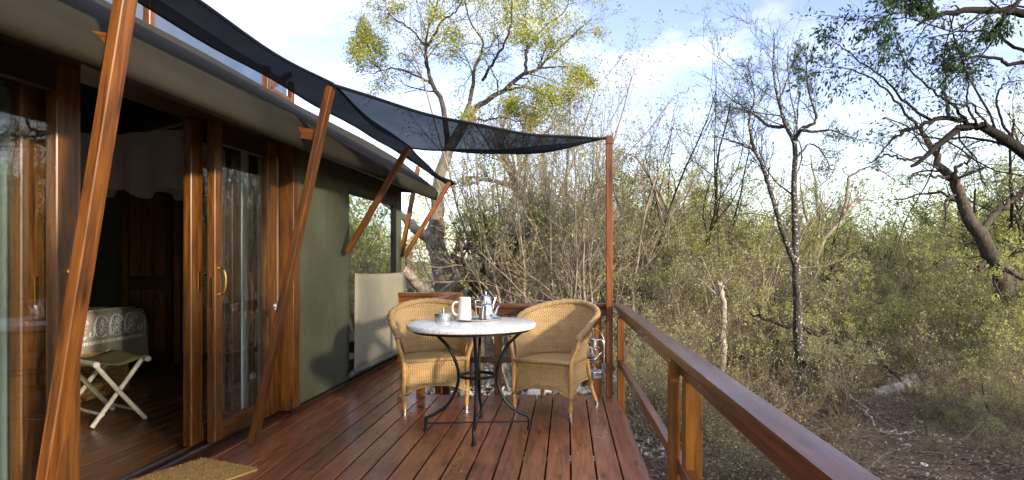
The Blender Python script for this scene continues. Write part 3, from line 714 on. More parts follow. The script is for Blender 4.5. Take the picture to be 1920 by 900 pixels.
mb = MB()
for k in range(3): mb.tube([(0.016 * math.cos(a + k), 0.016 * math.sin(a + k), 0.85 + 0.014 * (k - 1) + 0.01 * math.sin(2 * a)) for a in np.linspace(0, 6.28, 14)], 0.006, 6)
mb.tube([(0.0, -0.05, 0.87), (0.01, 0, 0.85), (0.0, 0.045, 0.88)], 0.007, 6)
mb.build('knot', M['linen'], rp)
mb = MB()
mb.tube(smooth_path([(0, -0.01, 0.84), (0.01, -0.02, 0.76), (0, -0.015, 0.69)], 8), 0.0045, 5); mb.tube(smooth_path([(0, 0.01, 0.84), (0.01, 0.012, 0.75), (0, 0.004, 0.68)], 8), 0.0045, 5)
mb.build('tail', M['rope'], rp)

# ------------------------------------------------------------------ doormat
mb = MB(); rws = []
for i in range(25):
    rws.append([(-0.02 + 0.455 * j / 19 , -0.72 * i / 24, 0.016 + 0.003 * random.random()) for j in range(20)])
mb.grid(rws)
mb.box((0.2075, -0.36, 0.0075), (0.455, 0.72, 0.013))
tag(mb.build('doormat', M['coir'], loc=(-2.155, 3.72, 0.001)), 'tan coir doormat lying on the deck before the doorway', 'doormat').rotation_euler = (0, 0, R(-24))

g_ = np.random.default_rng(5); n_f = 9000
fp = np.stack([g_.uniform(-0.018, 0.433, n_f), g_.uniform(-0.718, -0.002, n_f), np.full(n_f, 0.014)], 1)
fd = np.stack([g_.normal(0, .45, n_f), g_.normal(0, .45, n_f), np.ones(n_f)], 1); fd /= np.linalg.norm(fd, axis=1, keepdims=True)
fs_ = np.cross(fd, g_.normal(0, 1, fd.shape)); fs_ /= np.linalg.norm(fs_, axis=1, keepdims=True); fl_ = g_.uniform(.006, .013, (n_f, 1))
FV = np.stack([fp - fs_ * .0016, fp + fs_ * .0016, fp + fd * fl_ + fs_ * .0008, fp + fd * fl_ - fs_ * .0008], 1).reshape(-1, 3)
tag(obj('pile', np_mesh('pile', FV, np.arange(n_f * 4).reshape(-1, 4), [leafmat('coir_fibre', (0.26, 0.145, 0.045), (0.50, 0.31, 0.11), (0.68, 0.46, 0.19), 0.15)], smooth=False), bpy.data.objects['doormat']), kind='stuff')

# ------------------------------------------------------------------ inside the tent
# bed
bed = thing('bed', 'bed with brown embroidered cover seen through the open doorway', 'bed', (-4.55, 5.57, 0), R(90))
mb = MB(); mb.box((0, 1.0, 0.25), (2.2, 1.80, 0.22)); mb.build('bed_base', M['jamb'], bed)
for sx in (-1, 1):
    for sy in (0.12, 1.9): beam('leg', (sx * 1.0, sy, 0), (sx * 1.0, sy, 0.14), 0.07, 0.07, M['jamb'], bed)
mb = MB(); mb.box((0, 0.95, 0.51), (2.2, 1.80, 0.26)); mb.build('mattress', M['linen'], bed, bevel=0.05, segs=3)
def cover_pt(u, v):
    """u along the bed end (0 left .. 1 over the right edge), v from hem up the front and over the top"""
    xr = 1.16
    x = -1.2 + u * 2.55
    drop = 0.0; r = 0.13
    if x > xr - r:                                 # round over the right edge and down
        s = x - (xr - r); a = min(s / r, math.pi / 2); x = xr - r + r * math.sin(a); drop = r * (1 - math.cos(a)) + max(0, s - r * math.pi / 2)
    z = 0.0
    hgt = 0.70; rr = 0.09; fl = hgt - 0.14 - rr
    s = v * (fl + rr * math.pi / 2 + 1.7)
    if s < fl: y = -0.03; z = 0.14 + s
    elif s < fl + rr * math.pi / 2:
        a = (s - fl) / rr; y = -0.03 + rr * (1 - math.cos(a)); z = hgt - rr + rr * math.sin(a)
    else: y = -0.03 + rr + (s - fl - rr * math.pi / 2); z = hgt
    z2 = max(0.13, z - drop * (1 if z > 0.3 else 0.5))
    y += 0.018 * math.sin(u * 31) * (1 - min(1, z / 0.5))
    return Vector((x, y, z2))
vs_ = [0, 0.05, 0.1, 0.14, 0.16, 0.175, 0.19, 0.205, 0.22, 0.25, 0.32, 0.45, 0.6, 0.8, 1.0]
rows = [[cover_pt(u, v) for u in np.linspace(0, 1, 60)] for v in vs_]
mb = MB(); mb.grid(rows); cov = mb.build('cover', M['coverlet'], bed, smooth=60)
# stitched pattern lying on the cover
mb = MB()
def st(path, w=0.006):
    P_ = [cover_pt(u, v) for u, v in path]; P_ = [p + Vector((0, -0.006, 0.006)) for p in P_]
    mb.tube(P_, w, 4)
for k in range(44):
    u = 0.30 + k * 0.0135; st([(u, 0.105), (u + 0.008, 0.118)], 0.007)
    st([(u, 0.255), (u + 0.006, 0.263)], 0.006)
for k in range(9): st([(0.90, 0.11 + k * 0.016), (0.905, 0.120 + k * 0.016)], 0.007)
for cu in (0.36, 0.46, 0.56, 0.66, 0.74, 0.82):
    for a in np.linspace(0, 2 * math.pi, 12)[:-1]: st([(cu + 0.006 * math.cos(a), 0.175 + 0.008 * math.sin(a)), (cu + 0.028 * math.cos(a), 0.175 + 0.032 * math.sin(a))], 0.0055)
    st([(cu + 0.036 * math.cos(a), 0.175 + 0.045 * math.sin(a)) for a in np.linspace(0.4, 5.4, 20)], 0.010)
    st([(cu + 0.05 + 0.012 * t * math.cos(5 * t), 0.15 + 0.014 * t * math.sin(5 * t)) for t in np.linspace(0.2, 1.4, 16)], 0.007)
mb.build('embroidery', M['thread'], bed)
mb = MB(); mb.grid([[(1.135 + 0.012 * math.sin(i * 2.0 + k), -0.015 + 0.01 * i, 0.24 + 0.24 * k / 5) for i in range(16)] for k in range(6)]); mb.build('sheet_edge', M['linen'], bed)
# luggage racks with crossed bamboo legs
def rack(label, loc, rz):
    o = thing('luggage_rack', label, 'stool', loc, rz, None)
    w2 = 0.165
    for y, nm in ((0.0, 0), (0.52, 1)):
        for s in (-1, 1):
            mb = MB(); yy = y + 0.016 * s
            p = smooth_path([(-s * w2, yy, 0.012), (0.0, yy + 0.003, 0.235), (s * w2 * 0.95, yy, 0.455)], 8)
            mb.tube(p, [0.0165, 0.0155, 0.0165, 0.0155, 0.0165, 0.0155, 0.0165, 0.017], 9); mb.build('leg', M['bamboo'], o)
    for s in (-1, 1):
        mb = MB(); mb.tube([(s * w2, -0.06, 0.462), (s * w2, 0.58, 0.462)], 0.021, 10); mb.build('top_pole', M['bamboo'], o)
        for z, yy in ((0.09, 0.0),):
            mb = MB(); xx = s * w2 * 0.62; mb.tube([(xx, 0.0, z), (xx, 0.26, z - 0.006), (xx, 0.52, z)], 0.011, 8); mb.build('stretcher', M['bamboo'], o)
    mb = MB(); rws = []
    for i in range(12):
        t = i / 11; x = -w2 + 2 * w2 * t
        rws.append([(x, yv, 0.482 - 0.05 * math.sin(math.pi * t) * (0.8 + 0.2 * math.cos(yv * 9))) for yv in np.linspace(0.0, 0.53, 7)])
    mb.grid(rws); s_ = mb.build('canvas_seat', M['seatcanvas'], o, smooth=60); so = s_.modifiers.new('thick', 'SOLIDIFY'); so.thickness = 0.005
    return o
rack('white bamboo folding luggage rack with olive canvas top standing inside the doorway', (-3.26, 4.545, 0.0), R(58))
rack('white bamboo luggage rack half hidden behind the left glass door', (-3.0, 3.05, 0.0), R(72))
# basket under the bed
bk = thing('storage_basket', 'low woven rush basket standing under the bed end behind the luggage rack', 'basket', (-4.22, 5.42, 0), R(90))
mb = MB()
for i, z in enumerate(np.linspace(0.018, 0.33, 15)):
    ln, wd = 0.40, 0.17
    loop = []
    for k in range(40):
        a = 2 * math.pi * k / 40; ca, sa = math.cos(a), math.sin(a)
        loop.append((ln * math.copysign(abs(ca) ** 0.35, ca), wd * math.copysign(abs(sa) ** 0.35, sa), z + 0.004 * math.sin(k * 2.4 + i * math.pi)))
    mb.tube(loop, 0.0125, 6, closed=True)
mb.box((0, 0, 0.012), (0.76, 0.30, 0.012))
mb.build('woven_side', simple('rush_weave', (0.27, 0.17, 0.065), 0.8, var=0.45, scale=45, bump=1.0), bk)
# wardrobe
wd = thing('wardrobe', 'tall dark panelled timber wardrobe deep inside the tent', 'wardrobe', (-4.30, 6.85, 0))
beam('carcass', (0, 0.2, 0), (0, 0.2, 2.1), 1.15, 0.44, M['jamb'], wd, up=(0, 1, 0))
for s in (-1, 1):
    d = empty('door', (s * 0.285, -0.035, 0), 0, wd)
    beam('stile', (-0.235, 0, 0.08), (-0.235, 0, 2.05), 0.07, 0.03, M['door'], d, up=(0, 1, 0)); beam('stile', (0.235, 0, 0.08), (0.235, 0, 2.05), 0.07, 0.03, M['jamb'], d, up=(0, 1, 0))
    for z in (0.13, 0.95, 1.98): beam('rail', (-0.198, 0, z), (0.198, 0, z), 0.03, 0.10, M['jamb'], d)
    for z0, z1 in ((0.20, 0.88), (1.02, 1.91)):
        for k in range(3): beam('panel', (-0.132 + 0.132 * k, 0.006, z0), (-0.132 + 0.132 * k, 0.006, z1), 0.124, 0.014, M['door'], d, up=(0, 1, 0))
# mosquito net gathered under the roof
mn = thing('mosquito_net', 'white mosquito net gathered up above the bed', 'mosquito net', (-4.25, 5.55, 1.80))
for yy, dz in ((0.0, 0.0), (0.55, 0.03)):
    rows = []
    for i in range(9):
        v = i / 8; row = []
        for j in range(50):
            u = j / 49; x = -0.65 + 1.75 * u
            z = 0.62 - v * (0.60 + 0.05 * math.sin(u * 12.0) + 0.03 * math.sin(u * 31)) + dz - 0.10 * math.sin(math.pi * u) * (1 - v) 
            row.append((x, yy + 0.05 * math.sin(u * 40 + yy * 7) * (0.35 + 0.65 * v) + 0.03 * math.sin(u * 17), z))
        rows.append(row)
    mb = MB(); mb.grid(rows); mb.build('drape', M['gauze'], mn, smooth=80)
# curtains
def curtain(label, y0, y1, x=-0.315, mat='curtain'):
    rows = []
    for z in (0.06, 0.5, 1.0, 1.5, 2.05):
        rows.append([(x + 0.025 * math.sin(k * 0.9) + 0.01 * math.sin(k * 0.37 + z), y0 + (y1 - y0) * k / 69, z) for k in range(70)])
    mb = MB(); mb.grid(rows); o = mb.build('curtain', M[mat], smooth=80); o.location = (-2.134, 4.855, 0); o.rotation_euler = (0, 0, TH)
    return tag(o, label, 'curtain')
curtain('pale green curtain hanging behind the right glass door', -0.55, 0.55)
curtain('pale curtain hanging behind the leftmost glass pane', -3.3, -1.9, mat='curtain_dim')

# ------------------------------------------------------------------ wicker chairs (local: sitter faces -y)
def plan(n_arc=22, n_side=7, a=0.245, yb=0.015, b=0.225, yf=-0.255):
    pts = [(-a, yf + (yb - yf) * k / n_side) for k in range(n_side)]
    pts += [(-a * math.cos(t), yb + b * math.sin(t)) for t in np.linspace(0, math.pi, n_arc)]
    pts += [(a, yb - (yb - yf) * (k + 1) / n_side) for k in range(n_side)]
    return [Vector((x, y, 0)) for x, y in pts]
def make_chair(label, loc, rz):
    ch = thing('wicker_chair', label, 'chair', loc, rz, 'wicker armchairs at the table')
    P = plan(); n = len(P); Ls = [0.0]
    for i in range(1, n): Ls.append(Ls[-1] + (P[i] - P[i - 1]).length)
    tot = Ls[-1]
    def nrm(i):
        t = (P[min(n - 1, i + 1)] - P[max(0, i - 1)]).normalized(); return Vector((-t.y, t.x, 0))
    ZS = 0.40
    def rim(i):
        s = Ls[i] / tot; c = 1 - abs(2 * s - 1)           # 0 at the arm fronts, 1 at the back
        k = math.sin(math.pi / 2 * c) ** 1.35
        z = 0.612 + 0.222 * k - 0.012 * math.exp(-(c / 0.05) ** 2)
        out = 0.045 + 0.055 * math.sin(min(1, c / 0.55) * math.pi / 2) - 0.012 * k
        y = 0.055 * (1 - min(1, c / 0.30)) + 0.0
        return z, out, y
    NV = 12; rows = []; uvs = []
    for r in range(NV + 1):
        v = r / NV; row = []; uv = []
        for i in range(n):
            z, o_, y = rim(i); q = v ** 1.35
            p = P[i] - nrm(i) * 0 + nrm(i) * (o_ * q + 0.018 * math.sin(math.pi * v) * -1)
            p = Vector((p.x, p.y + y * v, ZS + (z - ZS) * v)); row.append(p); uv.append((Ls[i], (z - ZS) * v))
        rows.append(row); uvs.append(uv)
    mb = MB(); mb.grid(rows, uvs); sh = mb.build('backrest', M['wicker'], ch, smooth=80)
    so = sh.modifiers.new('thick', 'SOLIDIFY'); so.thickness = 0.012; so.offset = 0
    top = rows[-1]
    path = smooth_path([top[0] + Vector((0.0, -0.018, -0.020))] + [p + Vector((0, 0, 0.004)) for p in top] + [top[-1] + Vector((0.0, -0.018, -0.020))], 90)
    rad = [0.0245 + 0.0025 * math.sin(i * 1.9) for i in range(90)]
    mb = MB(); mb.tube(path, rad, 10); mb.build('rim', M['wicker'], ch, smooth=80)
    # skirt under the seat with arched lower edge
    loop = list(P); f = [Vector((0.245 - 0.49 * k / 12, -0.255 - 0.008 * math.sin(math.pi * k / 12), 0)) for k in range(1, 12)]
    Q = loop + f; m_ = len(Q); Lq = [0.0]
    for i in range(1, m_): Lq.append(Lq[-1] + (Q[i] - Q[i - 1]).length)
    lq = Lq[-1] + (Q[0] - Q[-1]).length
    corners = [0.0, tot, Lq[10], Lq[n - 11]]
    corners = [0.0, tot * 0.365, tot * 0.635, tot]
    def lowz(L):
        seg = [(0, corners[1]), (corners[1], corners[2]), (corners[2], tot), (tot, lq)]
        for a_, b_ in seg:
            if a_ <= L <= b_ + 1e-9:
                t = (L - a_) / (b_ - a_); h = 0.115 if a_ != tot else 0.078
                return 0.135 + h * (1 - abs(2 * t - 1) ** 2.6)
        return 0.135
    rows = []; uvs = []
    for r in range(7):
        v = r / 6; row = []; uv = []
        for i in range(m_):
            lz = lowz(Lq[i]); z = ZS + 0.012 + (lz - ZS - 0.012) * v
            o_ = 1 + 0.05 * v * v - 0.035 * math.sin(math.pi * v)
            row.append(Vector((Q[i].x * o_, Q[i].y * o_, z))); uv.append((Lq[i], z))
        uv.append((lq, ZS)); rows.append(row); uvs.append(uv)
    mb = MB(); mb.grid(rows, uvs, closed=True); sk = mb.build('skirt', M['wicker'], ch, smooth=80)
    so = sk.modifiers.new('thick', 'SOLIDIFY'); so.thickness = 0.010; so.offset = 0
    mb = MB(); mb.tube([r_ for r_ in rows[-1]], 0.009, 6, closed=True); mb.build('skirt_hem', M['wicker'], ch, smooth=80)
    # seat
    rows = []; uvs = []
    for r in range(8):
        k = r / 7; row = []; uv = []
        for q in Q:
            p = Vector((q.x * k * 0.985, (q.y + 0.02) * k * 0.985 - 0.02, ZS + 0.016 - 0.006 * k ** 4 + 0.0)); row.append(p); uv.append((p.x, p.y))
        uv.append(uv[0]); rows.append(row); uvs.append(uv)
    mb = MB(); mb.grid(rows, uvs, closed=True); mb.build('seat', M['wicker'], ch, smooth=80)
    mb = MB(); mb.tube([(0.245 - 0.49 * k / 16, -0.262, ZS + 0.010 + 0.002 * (k % 2)) for k in range(17)], [0.016 + 0.002 * (k % 2) for k in range(17)], 8); mb.build('seat_edge', M['wicker'], ch, smooth=80)
    for s in (-1, 1):
        i = 0 if s < 0 else -1
        t0 = top[i]
        mb = MB(); mb.tube(smooth_path([(s * 0.240, -0.256, 0.036), (s * 0.247, -0.258, 0.22), (s * 0.249, -0.260, 0.41), (t0.x * 0.98, t0.y - 0.028, 0.52), (t0.x, t0.y - 0.012, t0.z - 0.012)], 16), [0.0165] * 14 + [0.018, 0.018], 10); lg = mb.build('leg', M['cane'], ch)
        mb = MB(); mb.tube([(s * 0.240, -0.256, 0.0), (s * 0.240, -0.256, 0.037)], 0.0155, 12); mb.build('ferrule', M['tin'], lg)
        mb = MB(); mb.tube(smooth_path([(s * 0.247, 0.252, 0.036), (s * 0.222, 0.215, 0.16), (s * 0.20, 0.180, 0.38)], 8), 0.0165, 10); lg = mb.build('leg', M['cane'], ch)
        mb = MB(); mb.tube([(s * 0.254, 0.262, 0.0), (s * 0.247, 0.252, 0.037)], 0.0155, 12); mb.build('ferrule', M['tin'], lg)
    return ch
make_chair('wicker armchair on the left of the round table, against the blind', (-1.113, 5.171, 0), R(18))
make_chair('wicker armchair on the right of the round table, beside the lantern', (-0.090, 5.060, 0), R(-24))

# ------------------------------------------------------------------ table
TX, TY = -0.627, 4.385
tb = thing('round_table', 'round speckled stone-topped table on black curved iron legs', 'table', (TX, TY, 0))
mb = MB(); mb.lathe([(0.0, 0.722), (0.438, 0.722), (0.447, 0.727), (0.450, 0.735), (0.450, 0.750), (0.446, 0.757), (0.438, 0.760), (0.0, 0.760)], 72, (-0.040, 0.005, 0)); mb.build('tabletop', M['terrazzo'], tb)
mb = MB(); mb.lathe([(0.36, 0.703), (0.405, 0.703), (0.405, 0.7215), (0.36, 0.7215), (0.36, 0.703)], 64, (-0.040, 0.005, 0)); mb.build('rim_band', M['black'], tb)
legp = [(0.335, 0.708), (0.287, 0.675), (0.203, 0.588), (0.150, 0.476), (0.133, 0.390), (0.146, 0.305), (0.203, 0.192), (0.287, 0.127), (0.345, 0.100), (0.360, 0.088), (0.361, 0.060), (0.361, 0.0)]
for a in (4, 94, 184, 274):
    ca, sa = math.cos(R(a)), math.sin(R(a))
    body = smooth_path([(r * ca, r * sa, z) for r, z in legp[:-2]], 40); body = np.vstack([body, [[0.361 * ca, 0.361 * sa, 0.03], [0.361 * ca, 0.361 * sa, 0.002]]])
    mb = MB(); mb.tube(body, 0.0112, 10); lg = mb.build('leg', M['black'], tb)
    mb = MB(); mb.tube([(0.361 * ca, 0.361 * sa, 0.0), (0.361 * ca, 0.361 * sa, 0.022)], 0.0165, 12); mb.build('foot', M['black'], lg)
mb = MB(); mb.tube([(0.122 * math.cos(t), 0.122 * math.sin(t), 0.388) for t in np.linspace(0, 2 * math.pi, 41)[:-1]], 0.0105, 10, closed=True); mb.build('ring', M['black'], tb)
for a in (4, 94):
    ca, sa = math.cos(R(a)), math.sin(R(a)); z = 0.058 + (0.006 if a > 50 else 0)
    mb = MB(); mb.tube([(-0.36 * ca, -0.36 * sa, z), (0.36 * ca, 0.36 * sa, z)], 0.0055, 8); mb.build('cross_rod', M['black'], tb)
TZ = 0.7605
# tray
tr = thing('tray', 'round polished steel tray holding the white jug and coffee pots', 'tray', (-0.655, 4.575, TZ))
mb = MB(); mb.lathe([(0.0, 0.001), (0.145, 0.001), (0.160, 0.006), (0.178, 0.013), (0.180, 0.015), (0.177, 0.0165), (0.160, 0.010), (0.145, 0.005), (0.0, 0.005)], 48, sy=1.12); mb.build('tray_dish', M['steel'], tr)
TT = TZ + 0.0052
jug = thing('milk_jug', 'white china jug standing on the steel tray', 'jug', (-0.742, 4.53, TT))
mb = MB(); mb.lathe([(0.0, 0.0), (0.044, 0.0), (0.049, 0.004), (0.048, 0.05), (0.045, 0.10), (0.0425, 0.158), (0.043, 0.162), (0.040, 0.161), (0.041, 0.10), (0.042, 0.012), (0.0, 0.010)], 32); mb.build('body', M['china'], jug)
mb = MB(); mb.tube(smooth_path([(-0.044, -0.006, 0.125), (-0.066, -0.012, 0.128), (-0.084, -0.016, 0.105), (-0.084, -0.016, 0.065), (-0.068, -0.013, 0.040), (-0.046, -0.006, 0.036)], 24), 0.0075, 8); mb.build('handle', M['china'], jug)
def pot(name, label, loc, s, rz):
    o = thing(name, label, 'coffee pot', loc, rz)
    pr = [(0.0, 0.0), (0.046, 0.0), (0.050, 0.004), (0.051, 0.02), (0.048, 0.06), (0.042, 0.092), (0.0405, 0.098)]
    mb = MB(); mb.lathe([(r * s[0], z * s[1]) for r, z in pr], 32); mb.build('body', M['steel'], o)
    mb = MB(); mb.lathe([(r * s[0], z * s[1]) for r, z in [(0.0425, 0.0985), (0.043, 0.101), (0.038, 0.109), (0.025, 0.117), (0.008, 0.121), (0.006, 0.126), (0.010, 0.131), (0.008, 0.137), (0.0, 0.139)]], 28); mb.build('lid', M['steel'], o)
    mb = MB(); mb.tube(smooth_path([(0.046 * s[0], 0, 0.022 * s[1]), (0.062 * s[0], 0, 0.045 * s[1]), (0.074 * s[0], 0, 0.080 * s[1]), (0.090 * s[0], 0, 0.104 * s[1])], 12), [0.013 - 0.0006 * k for k in range(12)], 10); mb.build('spout', M['steel'], o)
    mb = MB(); mb.tube(smooth_path([(-0.043 * s[0], 0, 0.088 * s[1]), (-0.072 * s[0], 0, 0.092 * s[1]), (-0.090 * s[0], 0, 0.086 * s[1]), (-0.088 * s[0], 0, 0.05 * s[1]), (-0.082 * s[0], 0, 0.02 * s[1])], 16), 0.0055, 8); mb.build('handle', M['steel'], o)
    return o
pot('coffee_pot', 'taller steel coffee pot standing behind the small one on the tray', (-0.612, 4.70, TT), (1.0, 1.42), R(40))
pot('teapot', 'small steel pot with angled spout at the front of the tray', (-0.585, 4.585, TT), (0.98, 0.96), R(-12))
sg = thing('sugar_pot', 'round brushed steel pot with upright lid knob on the table', 'sugar pot', (-0.885, 4.47, TZ))
mb = MB(); mb.lathe([(0.0, 0.0), (0.060, 0.0), (0.061, 0.002), (0.061, 0.043), (0.0, 0.043)], 40); mb.build('body', M['tin'], sg)
mb = MB(); mb.lathe([(0.0, 0.0435), (0.0625, 0.0435), (0.0628, 0.053), (0.060, 0.056), (0.0, 0.058)], 40); mb.lathe([(0.0, 0.057), (0.007, 0.057), (0.006, 0.100), (0.0, 0.101)], 14); mb.build('lid', M['tin'], sg)
spn = thing('teaspoon', 'small teaspoon lying between the sugar pot and the tray', 'spoon', (-0.80, 4.40, TZ))
mb = MB(); mb.lathe([(0.0, 0.001), (0.012, 0.003), (0.014, 0.005), (0.0, 0.0045)], 16, (-0.03, 0.05, 0), sx=1.4); mb.tube([(-0.012, 0.05, 0.004), (0.03, 0.045, 0.006), (0.085, 0.04, 0.004)], 0.0022, 6); mb.build('spoon_body', M['steel'], spn)

# ------------------------------------------------------------------ lantern on the corner post
ln = thing('hurricane_lantern', 'silver hurricane lantern hanging beside the right chair', 'lantern', (0.236, 5.41, 0.175))
mb = MB(); mb.lathe([(0.0, 0.0), (0.072, 0.0), (0.078, 0.006), (0.079, 0.018), (0.074, 0.022), (0.074, 0.052), (0.079, 0.056), (0.077, 0.066), (0.055, 0.078), (0.03, 0.082), (0.03, 0.090), (0.0, 0.090)], 32); mb.build('fuel_tank', M['tin'], ln)
mb = MB(); mb.lathe([(0.036, 0.090), (0.048, 0.105), (0.058, 0.14), (0.060, 0.17), (0.052, 0.215), (0.042, 0.245), (0.040, 0.255)], 32); g_ = mb.build('globe', M['lampglass'], ln)
mb = MB(); mb.lathe([(0.0, 0.256), (0.052, 0.256), (0.054, 0.262), (0.040, 0.272), (0.028, 0.276), (0.026, 0.315), (0.034, 0.319), (0.034, 0.338), (0.022, 0.348), (0.0, 0.350)], 28); mb.build('chimney', M['tin'], ln)
for s in (-1, 1):
    mb = MB(); mb.tube(smooth_path([(s * 0.062, 0, 0.062), (s * 0.083, 0, 0.09), (s * 0.085, 0, 0.2), (s * 0.083, 0, 0.30), (s * 0.066, 0, 0.327), (s * 0.03, 0, 0.330)], 20), 0.0075, 8); mb.build('side_tube', M['tin'], ln)
mb = MB()
for z, r in ((0.15, 0.064), (0.205, 0.060)): mb.tube([(r * math.cos(t), r * math.sin(t), z) for t in np.linspace(0, 6.283, 25)[:-1]], 0.0022, 5, closed=True)
mb.tube([(-0.064, -0.01, 0.115), (0, -0.066, 0.17), (0.064, -0.01, 0.225)], 0.0022, 5); mb.tube([(0.064, -0.01, 0.115), (0, -0.066, 0.17), (-0.064, -0.01, 0.225)], 0.0022, 5)
mb.build('wire_guard', M['tin'], ln)
mb = MB(); mb.lathe([(0.0, 0.09), (0.016, 0.09), (0.016, 0.105), (0.006, 0.11), (0.006, 0.13), (0.0, 0.131)], 14); mb.build('burner', M['brass'], ln)
mb = MB(); mb.tube(smooth_path([(-0.086, 0, 0.23), (-0.088, 0.0, 0.32), (-0.05, 0.01, 0.40), (0.0, 0.02, 0.43), (0.05, 0.01, 0.40), (0.088, 0, 0.32), (0.086, 0, 0.23)], 30), 0.0026, 6); mb.build('bail_handle', M['tin'], ln)
mb = MB(); mb.tube(smooth_path([(0.0, 0.02, 0.43), (0.0, 0.01, 0.50), (0.02, 0.03, 0.56), (0.03, 0.10, 0.575)], 14), 0.006, 6); mb.build('hook', M['black'], ln)

# ------------------------------------------------------------------ vegetation generator (all branches of one level at a time)
def norm(a): return a / (np.linalg.norm(a, axis=-1, keepdims=True) + 1e-9)
def march(g, Pn, D, L, Rr, seg, wig, up, taper):
    n = len(Pn); pts = np.zeros((n, seg + 1, 3)); rad = np.zeros((n, seg + 1)); pts[:, 0] = Pn; d = norm(D)
    upv = np.array([0, 0, 1.0])
    for s in range(seg):
        d = norm(d + g.normal(0, wig, (n, 3)) + upv * up)
        pts[:, s + 1] = pts[:, s] + d * (L / seg)[:, None]
    t = np.linspace(0, 1, seg + 1)[None]; rad[:] = Rr[:, None] * (1 + (taper - 1) * t)
    return pts, rad
def children(g, pts, rad, k, start, ang, angv, lr, lrv, rr, end=1.0, rmin=0.0015):
    n, m, _ = pts.shape
    f = start + (end - start) * ((np.arange(k)[None] + g.random((n, k))) / k); x = f * (m - 1); i = np.clip(x.astype(int), 0, m - 2); u = x - i
    r_ = np.arange(n)[:, None]
    p = pts[r_, i] * (1 - u)[..., None] + pts[r_, i + 1] * u[..., None]
    t = norm(pts[r_, i + 1] - pts[r_, i])
    q = norm(np.cross(t, g.normal(0, 1, t.shape)))
    a = ang + g.normal(0, angv, (n, k))
    d = t * np.cos(a)[..., None] + q * np.sin(a)[..., None]
    plen = np.linalg.norm(np.diff(pts, axis=1), axis=2).sum(1)
    L = plen[:, None] * lr * (1.15 - 0.55 * f) * (1 + g.uniform(-lrv, lrv, (n, k)))
    pr = rad[r_, i] * (1 - u) + rad[r_, i + 1] * u
    return p.reshape(-1, 3), d.reshape(-1, 3), L.ravel(), np.maximum(pr * rr, rmin).ravel()
def tubes(pts, rad, k):
    n, m, _ = pts.shape
    T = np.zeros_like(pts); T[:, 1:-1] = pts[:, 2:] - pts[:, :-2]; T[:, 0] = pts[:, 1] - pts[:, 0]; T[:, -1] = pts[:, -1] - pts[:, -2]; T = norm(T)
    ref = np.where(np.abs(T[:, :1, 2:3]) > 0.85, np.array([1.0, 0, 0]), np.array([0, 0, 1.0]))
    u = norm(np.cross(T, np.broadcast_to(ref, T.shape))); w = np.cross(T, u)
    a = np.arange(k) * 2 * np.pi / k
    V = pts[:, :, None] + (u[:, :, None] * np.cos(a)[:, None] + w[:, :, None] * np.sin(a)[:, None]) * rad[:, :, None, None]
    b = (np.arange(n) * m * k)[:, None, None] + (np.arange(m - 1) * k)[None, :, None]
    j = np.arange(k)[None, None]; j2 = (j + 1) % k
    Q = np.stack([b + j, b + j2, b + k + j2, b + k + j], -1).reshape(-1, 4)
    return V.reshape(-1, 3), Q
def leaves(g, pts, k, length, width, spread=1.0, start=0.1, droop=0.0, jit=0.02):
    n, m, _ = pts.shape
    f = start + (1 - start) * g.random((n, k)); x = f * (m - 1); i = np.clip(x.astype(int), 0, m - 2); u = (x - i)[..., None]; r_ = np.arange(n)[:, None]
    p = (pts[r_, i] * (1 - u) + pts[r_, i + 1] * u).reshape(-1, 3); t = norm(pts[r_, i + 1] - pts[r_, i]).reshape(-1, 3)
    p = p + g.normal(0, jit, p.shape)
    d = norm(t + g.normal(0, spread, t.shape) + np.array([0, 0, -droop]))
    s = norm(np.cross(d, g.normal(0, 1, d.shape)))
    nn = np.cross(d, s)
    l = length * g.uniform(0.6, 1.25, (len(p), 1)); w = width * g.uniform(0.7, 1.2, (len(p), 1))
    V = np.stack([p, p + d * l * 0.45 + s * w * 0.5 + nn * w * 0.15, p + d * l, p + d * l * 0.45 - s * w * 0.5 + nn * w * 0.15], 1)
    return V.reshape(-1, 3), np.arange(len(p) * 4).reshape(-1, 4)
class Plant:
    def __init__(s, seed): s.g = np.random.default_rng(seed); s.wood = []; s.fine = []; s.leaf = []
    def put(s, which, VQ): getattr(s, which).append(VQ)
    @staticmethod
    def cat(lst):
        Vs, Qs, b = [], [], 0
        for V, Q in lst: Vs.append(V); Qs.append(Q + b); b += len(V)
        return np.concatenate(Vs), np.concatenate(Qs)
    def meshes(s, name, wood_m, twig_m, leaf_m):
        out = []
        if s.wood: V, Q = s.cat(s.wood); out.append(('trunk', np_mesh(name + '_trunk', V, Q, [M[wood_m]])))
        lst = s.fine + s.leaf
        if lst:
            V, Q = s.cat(lst); nf = sum(len(q) for _, q in s.fine)
            mi = np.zeros(len(Q), np.int32); mi[nf:] = 1
            out.append(('crown', np_mesh(name + '_crown', V, Q, [M[twig_m], M[leaf_m]], mi, smooth=False)))
        return out
def plant_thing(name, label, cat, meshes, loc=(0, 0, 0), rz=0.0, group=None, scale=1.0):
    o = thing(name, label, cat, loc, rz, group); o.scale = (scale,) * 3 if not isinstance(scale, tuple) else scale
    for nm, me in meshes: obj(nm, me, o)
    return o
